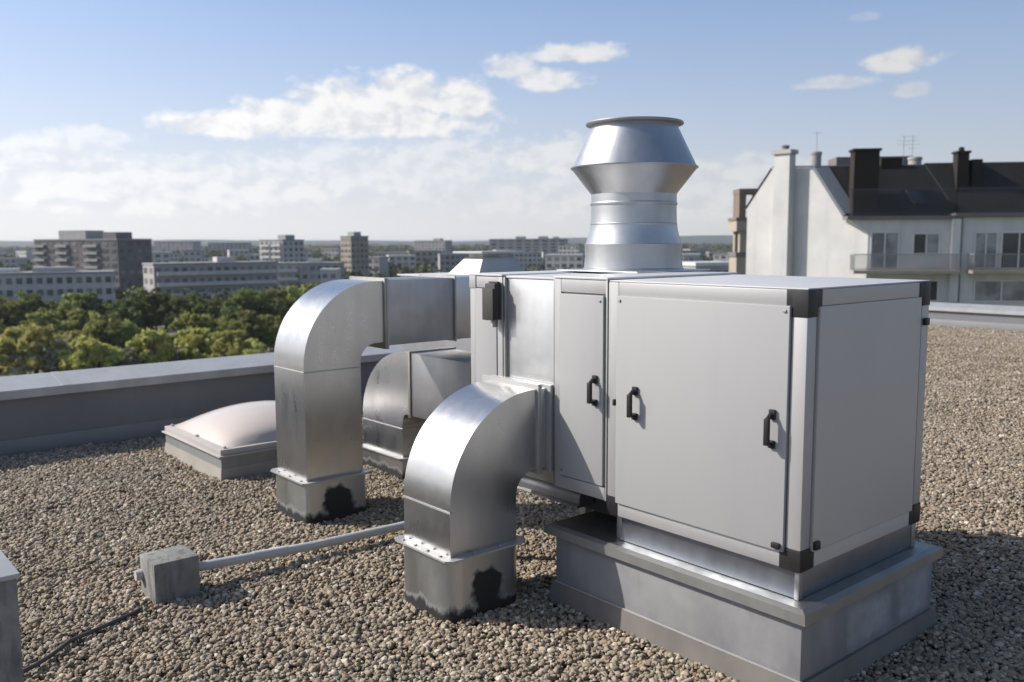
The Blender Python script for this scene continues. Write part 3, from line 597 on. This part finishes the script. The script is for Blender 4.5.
slope((1.55,3.35), (3.72,6.52), .16, 6.72, S_END).build("roof", M["roof"], wh)
slope((3.75,6.43), (6.55,6.58), .10, -.05, S_END).build("roof", M["slateflash"], wh); slope((6.6,6.5), (8.45,3.95), .10, -.05, S_END).build("roof", M["roof"], wh)
slope((1.55,3.27), (3.70,6.40), .20, -.14, -.052).build("roof_edge", M["slateflash"], wh)
slope((1.57,3.40), (3.6,6.36), .135, .0, .75).build("roof_flashing", M["slateflash"], wh)
def hb(mb, s0, s1, w0, w1, z0, z1, t=0):
    vs = [H(s, t, z, w) for s in (s0, s1) for w in (w0, w1) for z in (z0, z1)]
    return mb.faces(vs, [(0,1,3,2),(4,6,7,5),(0,4,5,1),(2,3,7,6),(0,2,6,4),(1,5,7,3)])
# terrace slab, cornice
fixn(hb(hb(MB(), -1.35, 4.95, -.9, .28, 3.05, 3.26), 5.0, S_END, -.9, .30, 3.17, 3.40)).build("cornice", M["darkb"], wh)
fixn(MB().faces([H(-1.2, 0, 3.04, .05), H(-.0, 0, 3.04, .05), H(.0, 0, 2.2, .05), H(-1.2, 0, 3.04, -.8), H(.0, 0, 3.04, -.8), H(.0, 0, 2.2, -.8)], [(0,1,2),(3,5,4),(0,3,4,1),(1,4,5,2),(2,5,3,0)])).build("cornice_bracket", M["white"], wh)
fixn(hb(MB(), 4.85, 5.35, .001, .30, -3.5, 3.03)).build("pilaster", M["white"], wh)
for s_, z1 in ((5.42, 3.1), (10.4, 3.1)): fixn(hb(MB(), s_, s_+.10, .01, .11, -6, z1)).build("downpipe", M["rail"], wh)
def railing(s0, s1, w, z0, z1, name, mat, step, panel=None):
    mb = MB(); n = max(2, round((s1-s0)/step))
    for i in range(n+1):
        s = s0 + (s1-s0)*i/n; hb(mb, s-.016, s+.016, w-.016, w+.012, z0, z1)
    hb(mb, s0-.03, s1+.03, w-.03, w+.03, z1, z1+.05); hb(mb, s0-.03, s1+.03, w-.02, w+.02, z0+.08, z0+.12)
    if abs(w) > .5:
        for s in (s0, s1):
            for i in range(6): ww = w*i/6; hb(mb, s-.012, s+.012, ww-.012, ww+.012, z0, z1)
            hb(mb, s-.03, s+.03, .0, w, z1, z1+.05)
    return fixn(mb)
railing(-1.2, 4.9, .18, 3.28, 4.85, "r", None, .12).build("terrace_railing", M["darkrail"], wh)
railing(5.2, S_END, .18, 3.42, 4.85, "r", None, .12).build("terrace_railing", M["darkrail"], wh)
def balcony(s0, s1, z):
    b = fixn(hb(MB(), s0, s1, .002, 1.0, z-.2, z)).build("balcony", M["tan"], wh)
    railing(s0+.05, s1-.05, .95, z, z+.95, "r", None, .13).build("railing", M["balpanel"], b)
balcony(-1.05, 5.2, -.06); balcony(5.9, 13.5, -.06); balcony(-1.05, 5.2, -2.98)
def win(s0, s1, z0, z1, panes=2, blind=(1,0), par=wh):
    mb = MB(); f = .07
    hb(mb, s0, s1, .003, .07, z1-f, z1); hb(mb, s0, s1, .003, .09, z0, z0+f); hb(mb, s0, s0+f, .003, .07, z0+f, z1-f); hb(mb, s1-f, s1, .003, .07, z0+f, z1-f)
    W = (s1-s0)/panes
    for i in range(1, panes): hb(mb, s0+W*i-f/2, s0+W*i+f/2, .003, .07, z0+f, z1-f)
    w = fixn(mb).build("window", M["winframe"], par)
    for i in range(panes):
        fixn(hb(MB(), s0+W*i+(f if i == 0 else f/2), s0+W*(i+1)-(f if i == panes-1 else f/2), .004, .02, z0+f, z1-f)).build("pane", M["blind"] if blind[i % len(blind)] else M["glass"], w)
for (a, b, z0, z1, bl) in ((.16, 1.85, 0.0, 2.28, (1,1)), (2.65, 4.25, .9, 2.2, (0,1)), (6.27, 7.62, .0, 2.24, (1,1)), (7.82, 9.9, .0, 2.24, (0,0)), (10.8, 12.4, .9, 2.2, (1,0)),
                       (.2, 1.85, -2.92, -.68, (1,0)), (2.65, 4.29, -2.0, -.68, (0,0)), (6.37, 9.6, -2.02, -.68, (1,1)), (10.8, 12.4, -2.0, -.68, (0,1))): win(a, b, z0, z1, 2, bl)
for z in (-5.8, -8.7, -11.6, -14.5):
    for a in (.3, 2.7, 6.4, 8.2, 10.8): win(a, a+1.6, z, z+1.4, 2, (0,1))
def wbox(mb, cx, cy, wx, wy, z0, z1, ang=YAW):
    c, s = math.cos(ang), math.sin(ang); vs = []
    for x in (-wx/2, wx/2):
        for y in (-wy/2, wy/2):
            for z in (z0, z1): vs.append((cx+c*x-s*y, cy+s*x+c*y, z))
    return mb.faces(vs, [(0,1,3,2),(4,6,7,5),(0,4,5,1),(2,3,7,6),(0,2,6,4),(1,5,7,3)])
ang_u = math.atan2(u.y, u.x); ang_v = math.atan2(-v.y, -v.x)
# tall white chimney on the gable
gp = H(0, 5.5, 0); gx, gy = gp[0], gp[1]; nv = Vector((.0821, -.9966, 0))
c = fixn(wbox(MB(), gx+nv.x*.42, gy+nv.y*.42, 1.08, .80, -21, 7.35, ang_v)).build("chimney", M["white"], wh); fixn(wbox(MB(), gx+nv.x*.42, gy+nv.y*.42, 1.32, 1.04, 7.352, 7.62, ang_v)).build("chimney_cap", M["white2"], c)
MB().lathe([(.22, 7.622), (.22, 7.80), (.27, 7.83), (.27, 7.90), (.01, 7.96)], (gx+.05, gy-.4), 16).build("chimney_pot", M["darkb"], c)
c = fixn(wbox(MB(), -26.9, 50.2, 1.5, 1.0, 3.25, 7.25, ang_u)).build("chimney", M["brick"], wh); fixn(wbox(MB(), -26.9, 50.2, 1.68, 1.18, 7.252, 7.40, ang_u)).build("chimney_cap", M["brick"], c)
fixn(wbox(MB(), -26.66, 52.82, 1.3, 1.1, 4, 6.95, ang_u)).build("chimney", M["brick"], wh)
c = fixn(wbox(MB(), -23.11, 54.98, .68, .8, 4.3, 7.12, ang_u)).build("chimney", M["brick"], wh); fixn(wbox(MB(), -23.11, 54.98, .84, .96, 7.122, 7.26, ang_u)).build("chimney_cap", M["brick"], c)
MB().lathe([(.16, 7.261), (.16, 7.42), (.2, 7.46), (.01, 7.55)], (-23.11, 54.98), 14).build("chimney_pot", M["brick"], c)
fixn(wbox(MB(), -22.55, 55.7, .6, .8, 4.5, 6.75, ang_u)).build("chimney", M["brick"], wh)
fixn(wbox(MB(), -30.6, 57.8, 5.2, 2.4, 6.2, 7.55, ang_u)).build("roof_house", M["darkb"], wh)
for cx, cy, r, z0, z1 in ((-30.95, 51.3, .36, 6.3, 7.5), (-27.1, 57.2, .42, 5.8, 7.2)):
    MB().lathe([(r, z0), (r, z1-.1), (r*1.12, z1-.05), (r*1.12, z1+.1), (r*.7, z1+.16), (.01, z1+.18)], (cx, cy), 20).build("vent_pipe", M["greyb"], wh)
slope((1.95,3.9), (2.6,4.86), .22, 4.5, 5.15).build("roof_window", M["glass"], wh)
def antenna(x, y, z, h, label, n=4):
    a = thing("antenna", (x, y, z), label, "antenna"); MB().tube([(x, y, z), (x, y, z+h)], .014, 6).build("mast", M["rail"], a)
    mb = MB()
    for i in range(n): q = .28+.1*(i % 3); mb.tube([(x-u.x*q, y-u.y*q, z+h-.12-.26*i), (x+u.x*q, y+u.y*q, z+h-.12-.26*i)], .008, 5)
    mb.build("rods", M["rail"], a)
antenna(-30.9, 51.3, 7.7, 1.25, "thin aerial on the white vent pipe just right of the tall white chimney", 1)
antenna(-28.1, 57.6, 6.5, 2.4, "left one of the two aerials on the dark roof between the chimneys", 3)
antenna(-27.2, 57.0, 7.2, 1.6, "aerial on the round vent between the two dark chimneys", 4)

# brown tower left of the gable
bt = thing("belvedere_tower", (-46, 65.2, -22), "narrow brown stone tower with an arched top left of the white gable", "tower")
fixn(wbox(MB(), -46.0, 65.5, 2.7, 2.7, -22, .35)).build("tower_shaft", M["tan"], bt); fixn(wbox(MB(), -46.0, 65.5, 2.9, 2.9, .352, .75)).build("ledge", M["darkb"], bt)
for dx, dy in ((-.75,-.9), (.75,-.9), (-.75,.9), (.75,.9)):
    c_, s_ = math.cos(YAW), math.sin(YAW); fixn(wbox(MB(), -46+c_*dx-s_*dy, 65.5+s_*dx+c_*dy, .62, .62, .752, 2.6)).build("column", M["tan"], bt)
fixn(wbox(MB(), -46.0, 65.5, 2.85, 2.85, 2.602, 3.55)).build("cornice", M["tan"], bt); fixn(wbox(MB(), -46.0, 65.5, 3.0, 3.0, 3.552, 3.82)).build("ledge", M["brown"], bt)
for dx in (-.85, .85): fixn(wbox(MB(), -46+math.cos(YAW)*dx, 65.5+math.sin(YAW)*dx, .6, 2.2, 3.822, 5.9)).build("pier", M["brown"], bt)
fixn(wbox(MB(), -46.0, 65.5, 2.35, 2.3, 5.902, 6.35)).build("lintel", M["brown"], bt)

# ------------------------------------------------------------------ the town below
GZ = -22.0
gm = MB(); gm.faces([(-9000,-9000,GZ), (9000,-9000,GZ), (9000,9000,GZ), (-9000,9000,GZ)], [(0,1,2,3)]); structure(gm.build("ground", M["ground"], loc=(0, 0, GZ)))
FH = Vector((-math.sin(YAW), math.cos(YAW), 0))
def polar(px, d):            # bearing given as tangent from the view axis, d = distance along it
    p = EYE + FH*d + R0*(px*d); return p.x, p.y
def tower(name, label, cx, cy, w, d, h, delta, wall, storeys, cols, side=0, side_cols=3, bal=None, pent=(), win_h=.5, cat="apartment block", roofm="flatroof", side_dir=1, band=False):
    a = YAW - math.radians(delta); c, s = math.cos(a), math.sin(a)
    o = thing(name, (cx, cy, GZ), label, cat); T = Matrix.Translation((cx, cy, 0)) @ Matrix.Rotation(a, 4, "Z")
    t = GZ+h
    MB(T).box(-w/2, w/2, -d/2, d/2, GZ, t).build("wall", M[wall], o); MB(T).box(-w/2-.2, w/2+.2, -d/2-.2, d/2+.2, t+.01, t+.6).build("roof", M[roofm], o)
    for (px, pw, pd, ph, pm) in pent: MB(T).box(px-pw/2, px+pw/2, -pd/2, pd/2, t+.61, t+.61+ph).build("roof_house", M[pm], o)
    sh = h/storeys; cw = w/cols
    ww = cw*.58; wm = None; n = 0
    def put(mb):
        nonlocal wm
        mb_o = mb.build("window", M["fglass"], o); return mb_o
    vis = [k for k in range(storeys-1, -1, -1)]
    first = None; sfirst = None
    for k in vis:
        zc = GZ+sh*(k+.5)
        if bal and bal[1]:
            for (b0, b1) in bal[0]: MB(T).box(b0*w-w/2, b1*w-w/2, -d/2-1.1, -d/2-.002, zc-sh*.46, zc-sh*.1).build("balcony", M[bal[1]], o)
        for i in range(cols):
            n += 1
            if n > 72: break
            xc = -w/2+cw*(i+.5); pos = T @ Vector((xc, -d/2, zc)); pos.z = zc
            if first is None:
                me = MB().box(-ww/2, ww/2, -.12, .10, -sh*win_h/2, sh*win_h/2).build("window", M["fglass"], None); me.parent = o; first = me; q = me
            else: q = first.copy(); col.objects.link(q); q.parent = o
            q.location = pos - o.location; q.rotation_euler = (0, 0, a)
    if side:
        m = 0
        for k in vis:
            zc = GZ+sh*(k+.5)
            for i in range(side_cols):
                m += 1
                if m > 26: break
                yc = -d/2+d/side_cols*(i+.5); pos = T @ Vector((side_dir*w/2, yc, 0)); pos.z = zc
                if sfirst is None:
                    sfirst = MB().box(-.10, .12, -d/side_cols*.25, d/side_cols*.25, -sh*win_h/2, sh*win_h/2).build("window", M["fglass"], None); sfirst.parent = o; q = sfirst
                else: q = sfirst.copy(); col.objects.link(q); q.parent = o
                q.location = pos - o.location; q.rotation_euler = (0, 0, a)
    return o
tower("apartment_block", "tall dark slab block with two roof houses at the far left", -384, 102, 46, 17, 25, 24, "darkb", 9, 11, 1, 4, (((.0,.14),(.28,.42),(.62,.78)), "greyb"), ((-6,15,9,3.4,"greyb"), (14,7,8,2.6,"darkb")))
tower("apartment_block", "long low pale block in front of the tall dark slab", -263, 57, 33, 12, 15.7, -22, "paleb", 5, 14, 1, 3, None, ((2,10,5,1.2,"white2"), (-9,5,4,1.0,"lightroof")))
tower("apartment_block", "low block with a reddish parapet at the photo's left edge", -246, 27, 14, 11, 14.2, -30, "greyb", 5, 6, 1, 3, (((.0,.45),(.55,1)), "white2"))
tower("apartment_block", "long grey five storey block behind the dark tree row, one end sunlit", -284, 111, 40, 12, 17, -37, "greyb", 5, 15, 1, 2, (((.02,.98),), "paleb"), ((4,6,4,1.6,"paleb"),), side_dir=-1)
tower("apartment_block", "pale twin block with white balconies, left of the slender tower", -397.5, 191, 15, 14, 24.6, 31, "paleb", 9, 5, 1, 4, (((.05,.45),(.55,.95)), "white"), ((3,5,6,2.2,"greyb"),))
tower("apartment_block", "wide grey block at the foot of the pale twin block", -312, 160, 26, 11, 15.6, 0, "greyb", 5, 9, 1, 3, (((.1,.4),), "paleb"), ((3,5,4,1.4,"paleb"),))
tower("house", "small building with a light flat roof edge below the slender tower", -268, 145.5, 5.6, 6, 14.4, 0, "paleb", 4, 2, 0, 2, None, (), .4, "house", "lightroof")
tower("apartment_block", "slender tower with one sunlit side standing alone on the skyline", -421.3, 244.7, 8.5, 12, 26.6, 40, "tan", 9, 3, 1, 4, None, ((0,5,5,2.1,"greyb"),))
tower("apartment_block", "far pale block on the skyline left of the vent hood", -740, 522, 36, 14, 24.6, 25, "greyb", 8, 9, 1, 3, None, ((6,8,6,2,"greyb"),))
tower("apartment_block", "long far block with three roof houses on the skyline above the vent hood", -678, 596, 78, 16, 25.8, 10, "greyb", 8, 9, 1, 3, None, ((-8,9,8,2.5,"greyb"), (15,9,8,2.5,"greyb"), (28,5,8,2,"greyb")))
tower("apartment_block", "small far block right of the long skyline block", -433, 418, 14, 10, 20.6, 20, "paleb", 7, 5)
tower("apartment_block", "low grey block with a bright roof edge, right of the exhaust stack", -93, 121, 8.5, 7, 19.6, -20, "greyb", 6, 5, 1, 3, (((.0,.5),), "paleb"), (), .5, "apartment block", "lightroof")
tower("house", "little white house among trees just right of the exhaust stack", -201.9, 254.5, 6, 6, 18.6, 10, "white2", 5, 3, 0, 2, None, (), .45, "house", "lightroof")
tower("apartment_block", "low far block between the slender tower and the vent hood", -417, 312, 24, 11, 16.4, -10, "greyb", 5, 8)
tower("apartment_block", "far low grey block right of the slender tower", -595, 382, 29, 12, 15.5, 15, "greyb", 5, 9)
tower("apartment_block", "far low block under the long skyline block", -455, 392, 27, 12, 16.1, -5, "paleb", 5, 9)
tower("apartment_block", "faint far block on the skyline right of the dark slab block", -1210, 434, 60, 18, 25.5, 15, "greyb", 8, 9)
tower("apartment_block", "faint wide far block on the skyline left of the pale twin block", -1262, 529, 58, 18, 23.5, 5, "greyb", 8, 9)

rb = random.Random(21)
far_spots = [(262,620),(300,760),(318,540),(334,900),(372,520),(388,820),(402,610),(424,700),(445,880),(458,600),(470,1100),(505,760),(528,640),(548,900),(566,520),(578,780),(684,520),(694,760),(706,430),(716,900),(724,600),(733,330),(12,640),(28,900),(6,1100),(160,620),(178,820),(196,700),(222,560),(240,900)]
for i, (px, d) in enumerate(far_spots):
    x, y = polar((px-512)/890.5, d); w = rb.uniform(9, 26)
    tower("apartment_block" if w > 16 else "house", "small pale far block showing among the treetops below the skyline" if w > 16 else "small pale far house showing among the treetops below the skyline", x, y, w, rb.uniform(8, 12), rb.uniform(11, 18), rb.uniform(-30, 40), rb.choice(("paleb","white2","white2","greyb","tan")), 4, max(3, int(w/4)), 0, 3, None, (), .5, "apartment block" if w > 16 else "house", rb.choice(("flatroof","lightroof","brown")))["group"] = "far blocks among the treetops" if w > 16 else "far houses among the treetops"

# ------------------------------------------------------------------ trees
def crown_mesh(name, seed, rx, rz, z0, ncl, nleaf, leaf, mat, ragged=1.0):
    r = np.random.default_rng(seed); V = []
    for i in range(ncl):
        th = r.uniform(0, 2*PI); ph = math.acos(r.uniform(-.75, 1)); q = r.uniform(.45, 1.0)**.6
        c = np.array([rx*q*math.sin(ph)*math.cos(th), rx*q*math.sin(ph)*math.sin(th), z0+rz+rz*q*math.cos(ph)]) * (1, 1, 1) + r.normal(0, .10*rx*ragged, 3)
        cs = rx*r.uniform(.16, .34)
        m = int(nleaf*r.uniform(.6, 1.3)); d = r.normal(size=(m, 3)); d /= np.linalg.norm(d, axis=1)[:, None]
        p = c + d*(cs*r.uniform(.3, 1.05, (m, 1)))*(1, 1, .75)
        a = r.normal(size=(m, 3)) + d*.0; a /= np.linalg.norm(a, axis=1)[:, None]; b = np.cross(a, d + r.normal(size=(m, 3))*.5); b /= np.linalg.norm(b, axis=1)[:, None]
        sz = leaf*r.uniform(.5, 1.2, (m, 1))
        V.append(np.stack([p-a*sz, p-b*sz*.55, p+a*sz, p+b*sz*.55], 1))
    V = np.concatenate(V).reshape(-1, 3); nq = len(V)//4
    me = bpy.data.meshes.new(name); me.vertices.add(len(V)); me.vertices.foreach_set("co", V.ravel().astype(np.float32))
    me.loops.add(4*nq); me.loops.foreach_set("vertex_index", np.arange(4*nq, dtype=np.int32)); me.polygons.add(nq); me.polygons.foreach_set("loop_start", np.arange(0, 4*nq, 4, dtype=np.int32))
    me.materials.append(mat); me.update(); me.validate(); return me
def trunk_mesh(h, rx, seed):
    r = random.Random(seed); mb = MB(); mb.tube([(0,0,-.3), (.1,0,h*.3), (.0,.1,h*.62), (.1,.1,h*.85)], [.26,.2,.14,.05], 7)
    for i in range(5):
        a = r.uniform(0, 2*PI); z = h*r.uniform(.3, .55); L = rx*r.uniform(.5, .85)
        mb.tube([(0.05,.05,z), (math.cos(a)*L*.5, math.sin(a)*L*.5, z+h*.12), (math.cos(a)*L, math.sin(a)*L, z+h*.26)], [.12,.08,.03], 5)
    me = bpy.data.meshes.new("trunk"); mb.bm.to_mesh(me); mb.bm.free(); me.materials.append(M["bark"]); return me
KIND = {}
for kn, mat, specs in (("dark", "leaf_dark", ((4.4,5.2,1.9),(5.2,4.8,1.8),(3.9,5.6,1.8))), ("mid", "leaf_mid", ((3.4,3.8,.7),(4.2,3.6,.8),(2.9,4.2,.6))), ("yel", "leaf_yel", ((2.9,2.8,.2),(3.6,2.5,.2),(2.4,3.2,.2))), ("brown", "leaf_brown", ((2.4,1.6,.4),(3.0,1.4,.4)))):
    KIND[kn] = [(crown_mesh("crown", 10*i+hash(kn) % 7 if False else 31*i+len(kn)*7, rx, rz, z0, 46, 60, .50 if kn != "brown" else .34, M[mat]), trunk_mesh(z0+2*rz, rx, i), z0+2*rz) for i, (rx, rz, z0) in enumerate(specs)]
def plant(kind, tx, d, top, label, group, name, cat):
    x, y = polar(tx, d); cm, tm, h0 = KIND[kind][random.randrange(len(KIND[kind]))]
    s = (top-GZ)/h0; o = thing(name, (x, y, GZ), label, cat, group); o.rotation_euler = (0, 0, random.uniform(0, 6.28)); o.scale = (s*random.uniform(.9, 1.2), s*random.uniform(.9, 1.2), s)
    c = bpy.data.objects.new("crown", cm); col.objects.link(c); c.parent = o; t = bpy.data.objects.new("trunk", tm); col.objects.link(t); t.parent = o
tx = lambda px: (px-512)/890.5
def ztop(py, d): return 1.8 - (py-243.5)*d/890.5
rt = random.Random(3)
# dark row in front of the long grey block
for i in range(19):
    px = 142+i*8.2+rt.uniform(-4, 4); d = rt.uniform(205, 232)
    plant("dark", tx(px), d, ztop(293+rt.uniform(-6, 8), d), "dark broadleaf tree in the row before the long grey block", "dark trees before the long grey block", "broadleaf_tree", "tree")
for i in range(20):
    px = -40+i*9.2+rt.uniform(-4, 4); d = rt.uniform(200, 228)
    plant("dark" if rt.random() < .6 else "mid", tx(px), d, ztop(300+rt.uniform(-9, 10), d), "broadleaf tree in the green belt below the tall dark slab block", "trees below the dark slab block", "broadleaf_tree", "tree")
for i in range(10):
    px = 258+i*14+rt.uniform(-4, 4); d = rt.uniform(235, 262)
    plant("mid", tx(px), d, ztop(290+rt.uniform(-5, 8), d), "mid green tree beside the pale twin block's foot", "trees by the twin block's foot", "broadleaf_tree", "tree")
for i in range(28):
    px = -40+i*11.4+rt.uniform(-7, 7); d = rt.uniform(182, 200)
    k_ = "mid" if (px < 130 or px > 190) and rt.random() < .88 else "brown"
    plant(k_, tx(px), d, ztop((318 if k_ == "mid" else 338)+rt.uniform(-8, 10), d), "young green tree in the scrub just beyond the parapet" if k_ == "mid" else "bare brownish bush in the scrub beyond the parapet", "young trees in the scrub" if k_ == "mid" else "brown bushes in the scrub", "young_tree" if k_ == "mid" else "bush", "tree" if k_ == "mid" else "bush")
for i in range(30):
    px = -40+i*10.9+rt.uniform(-5, 5); d = rt.uniform(157, 182); q = rt.random()
    k_ = "yel" if (q < .82 and not 100 < px < 140) else "brown"
    plant(k_, tx(px), d, ztop((336 if k_ == "yel" else 350)+rt.uniform(-10, 12), d), "yellow green bush just beyond the grey parapet coping" if k_ == "yel" else "grey brown leafless bush close beyond the parapet coping", "yellow green bushes" if k_ == "yel" else "leafless bushes by the coping", "bush", "bush")

# far woods, one mass
def far_wood():
    V = []; r = np.random.default_rng(5)
    n = 4200
    d = 270*np.exp(r.uniform(0, 1, n)*math.log(4200/270)); t = r.uniform(-.85, .72, n)
    for di, ti in zip(d, t):
        x, y = polar(ti, di)
        s = 3.2 + di*.0045; h = min(13.5, 6+di*.007)*r.uniform(.75, 1.25); m = 62
        q = r.normal(size=(m, 3)); q /= np.linalg.norm(q, axis=1)[:, None]; q[:, 2] = np.abs(q[:, 2])
        p = np.array([x, y, GZ+h*.35]) + q*np.array([s, s, h*.65])*r.uniform(.6, 1.05, (m, 1))
        a = r.normal(size=(m, 3)); a /= np.linalg.norm(a, axis=1)[:, None]; b = np.cross(a, q); b /= np.linalg.norm(b, axis=1)[:, None]+1e-6
        z = (.55+di*.0010)*r.uniform(.6, 1.3, (m, 1)); V.append(np.stack([p-a*z, p-b*z*.7, p+a*z, p+b*z*.7], 1))
    V = np.concatenate(V).reshape(-1, 3); nq = len(V)//4; me = bpy.data.meshes.new("far_wood")
    me.vertices.add(len(V)); me.vertices.foreach_set("co", V.ravel().astype(np.float32)); me.loops.add(4*nq); me.loops.foreach_set("vertex_index", np.arange(4*nq, dtype=np.int32))
    me.polygons.add(nq); me.polygons.foreach_set("loop_start", np.arange(0, 4*nq, 4, dtype=np.int32)); me.materials.append(M["wood"]); me.update()
    o = bpy.data.objects.new("far_wood", me); col.objects.link(o); o["kind"] = "stuff"
far_wood()
def hills():
    vs, fs = [], []; n = 90; r = random.Random(2); off = [r.uniform(0, 6) for _ in range(6)]
    for i in range(n+1):
        t = -1.1+2.1*i/n; h = 16+9*math.sin(t*5+off[0])+6*math.sin(t*13+off[1])+3*math.sin(t*31+off[2])
        for d, z in ((4300, GZ-2), (4700, GZ+h*.7), (5200, GZ+26+h), (6200, GZ+h), (6900, GZ-2)):
            x, y = polar(t, d); vs.append((x, y, z))
    for i in range(n):
        for j in range(4): q = i*5+j; fs.append((q, q+1, q+6, q+5))
    structure(MB().faces(vs, fs).build("hills", M["hill"]))
hills()

# ------------------------------------------------------------------ air
HAZE = True
if HAZE:
    m = bpy.data.materials.new("haze_air"); m.use_nodes = True; nt = m.node_tree; nt.nodes.clear()
    out = nt.nodes.new("ShaderNodeOutputMaterial"); pv = nt.nodes.new("ShaderNodeVolumePrincipled"); pv.inputs["Color"].default_value = (.80,.86,.95,1); pv.inputs["Density"].default_value = .00009; pv.inputs["Anisotropy"].default_value = .2
    nt.links.new(pv.outputs[0], out.inputs["Volume"])
    hz = MB().box(-8500, 8500, -8500, 8500, GZ-1, 22).build("haze", m); hz["kind"] = "stuff"

# ------------------------------------------------------------------ sun and sky
SUN = Vector((-1.0, -.96, 1.0)).normalized()
sl = bpy.data.lights.new("sun", "SUN"); sl.energy = 5.0; sl.angle = math.radians(.53); sl.color = (1.0, .94, .86)
so = bpy.data.objects.new("sun", sl); col.objects.link(so); so.rotation_euler = SUN.to_track_quat("Z", "Y").to_euler(); so.location = (-6, -6, 9)
w = bpy.data.worlds.new("World"); sc.world = w; w.use_nodes = True; nt = w.node_tree; k = N(nt); bg = nt.nodes["Background"]
sky = k.n("ShaderNodeTexSky", sky_type="NISHITA"); sky.sun_disc = False; sky.sun_elevation = math.asin(SUN.z); sky.sun_rotation = math.atan2(SUN.x, SUN.y); sky.altitude = 100; sky.air_density = 1.0; sky.dust_density = 1.6; sky.ozone_density = 1.0
SKY = .14
dirv = k.n("ShaderNodeTexCoord").outputs["Generated"]
def dot(vv):
    x = k.n("ShaderNodeVectorMath", operation="DOT_PRODUCT"); k.l(dirv, x.inputs[0]); x.inputs[1].default_value = vv; return x.outputs["Value"]
az = k.math("MULTIPLY", k.math("ARCTAN2", dot(tuple(R0)), dot(tuple(FH))), 57.2958); el = k.math("MULTIPLY", k.math("ARCSINE", dot((0,0,1))), 57.2958)
cmb = k.n("ShaderNodeCombineXYZ"); k.l(az, cmb.inputs[0]); k.l(k.math("MULTIPLY", el, 1.5), cmb.inputs[1]); ae = cmb.outputs[0]
off = k.n("ShaderNodeVectorMath", operation="ADD"); k.l(ae, off.inputs[0]); off.inputs[1].default_value = (-.55, .75, 0)
nA = k.noise(ae, .40, 6, .54, .2); nB = k.noise(ae, 1.4, 5, .55, .2); nS = k.noise(off.outputs[0], .40, 6, .54, .2)
blobs = [(-17.5,6.85,3.4,1.1,1),(-13.7,7.3,3.9,1.55,1),(-10.3,8.2,3.3,1.9,1),(-6.6,8.75,3.0,1.8,1),(-3.2,8.4,2.5,1.7,1),(-8.2,7.2,7.2,1.3,1),(-13.0,8.85,1.2,.42,.7),
 (4.0,11.38,3.0,.8,.9),(2.3,9.85,2.6,.9,.9),(.1,10.55,1.7,.9,.8),(22.9,10.07,2.2,.9,.95),(19.4,9.1,2.3,.5,.6),(23.7,8.4,1.0,.5,.5),(20.9,12.6,.9,.35,.25),
 (-24.6,6.0,2.2,.8,.55),(-29.0,4.6,6.6,1.45,.6),(-4.5,5.25,5.3,1.15,.6),(3.1,5.0,4.0,1.6,.7),(14.5,3.9,4.0,1.4,.6),(-9.5,4.1,9.5,1.9,.55),(-22,3.0,13,2.2,.6),(8.1,2.5,13,2.0,.45),
 (-52,8,9,3,.9),(-75,12,10,4,.9),(-110,10,14,4,.8),(48,9,8,2,.6)]
cover = None
for a0, e0, wa, we, st in blobs:
    dx = k.math("DIVIDE", k.math("SUBTRACT", az, a0), wa); dy = k.math("DIVIDE", k.math("SUBTRACT", el, e0), we)
    dy = k.math("MAXIMUM", dy, k.math("MULTIPLY", dy, -1.6))
    f = k.math("SUBTRACT", 1.0, k.math("SQRT", k.math("ADD", k.math("MULTIPLY", dx, dx), k.math("MULTIPLY", dy, dy))))
    f = k.math("ADD", f, k.math("MULTIPLY", k.math("SUBTRACT", nA, .5), 1.5)); f = k.math("ADD", f, k.math("MULTIPLY", k.math("SUBTRACT", nB, .5), .75))
    f = k.math("MULTIPLY", k.rng(f, -.22, .42, 0, 1, True), st)
    cover = f if cover is None else k.math("MAXIMUM", cover, f)
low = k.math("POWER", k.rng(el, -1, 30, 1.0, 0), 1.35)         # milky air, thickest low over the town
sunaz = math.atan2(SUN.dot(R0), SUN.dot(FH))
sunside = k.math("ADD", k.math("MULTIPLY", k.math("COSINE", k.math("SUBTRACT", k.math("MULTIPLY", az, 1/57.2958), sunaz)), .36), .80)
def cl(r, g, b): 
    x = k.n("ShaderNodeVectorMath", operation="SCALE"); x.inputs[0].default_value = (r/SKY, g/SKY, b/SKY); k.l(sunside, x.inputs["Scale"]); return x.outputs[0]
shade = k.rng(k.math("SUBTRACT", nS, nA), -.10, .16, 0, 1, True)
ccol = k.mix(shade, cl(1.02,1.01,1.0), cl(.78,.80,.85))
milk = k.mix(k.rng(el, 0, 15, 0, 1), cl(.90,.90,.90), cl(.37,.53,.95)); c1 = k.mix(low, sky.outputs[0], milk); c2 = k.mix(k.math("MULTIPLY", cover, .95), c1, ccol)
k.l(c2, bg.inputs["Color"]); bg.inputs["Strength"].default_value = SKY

# ------------------------------------------------------------------ render settings
sc.view_settings.view_transform = "Standard"; sc.view_settings.look = "None"; sc.view_settings.exposure = 0.10; sc.view_settings.gamma = 1.0; sc.view_settings.use_curve_mapping = False
sc.render.engine = "CYCLES"; cy = sc.cycles
cy.use_denoising = True; cy.denoiser = "OPENIMAGEDENOISE"; cy.max_bounces = 7; cy.diffuse_bounces = 3; cy.glossy_bounces = 4; cy.transmission_bounces = 3; cy.volume_bounces = 0; cy.caustics_reflective = False; cy.caustics_refractive = False; cy.sample_clamp_indirect = 6
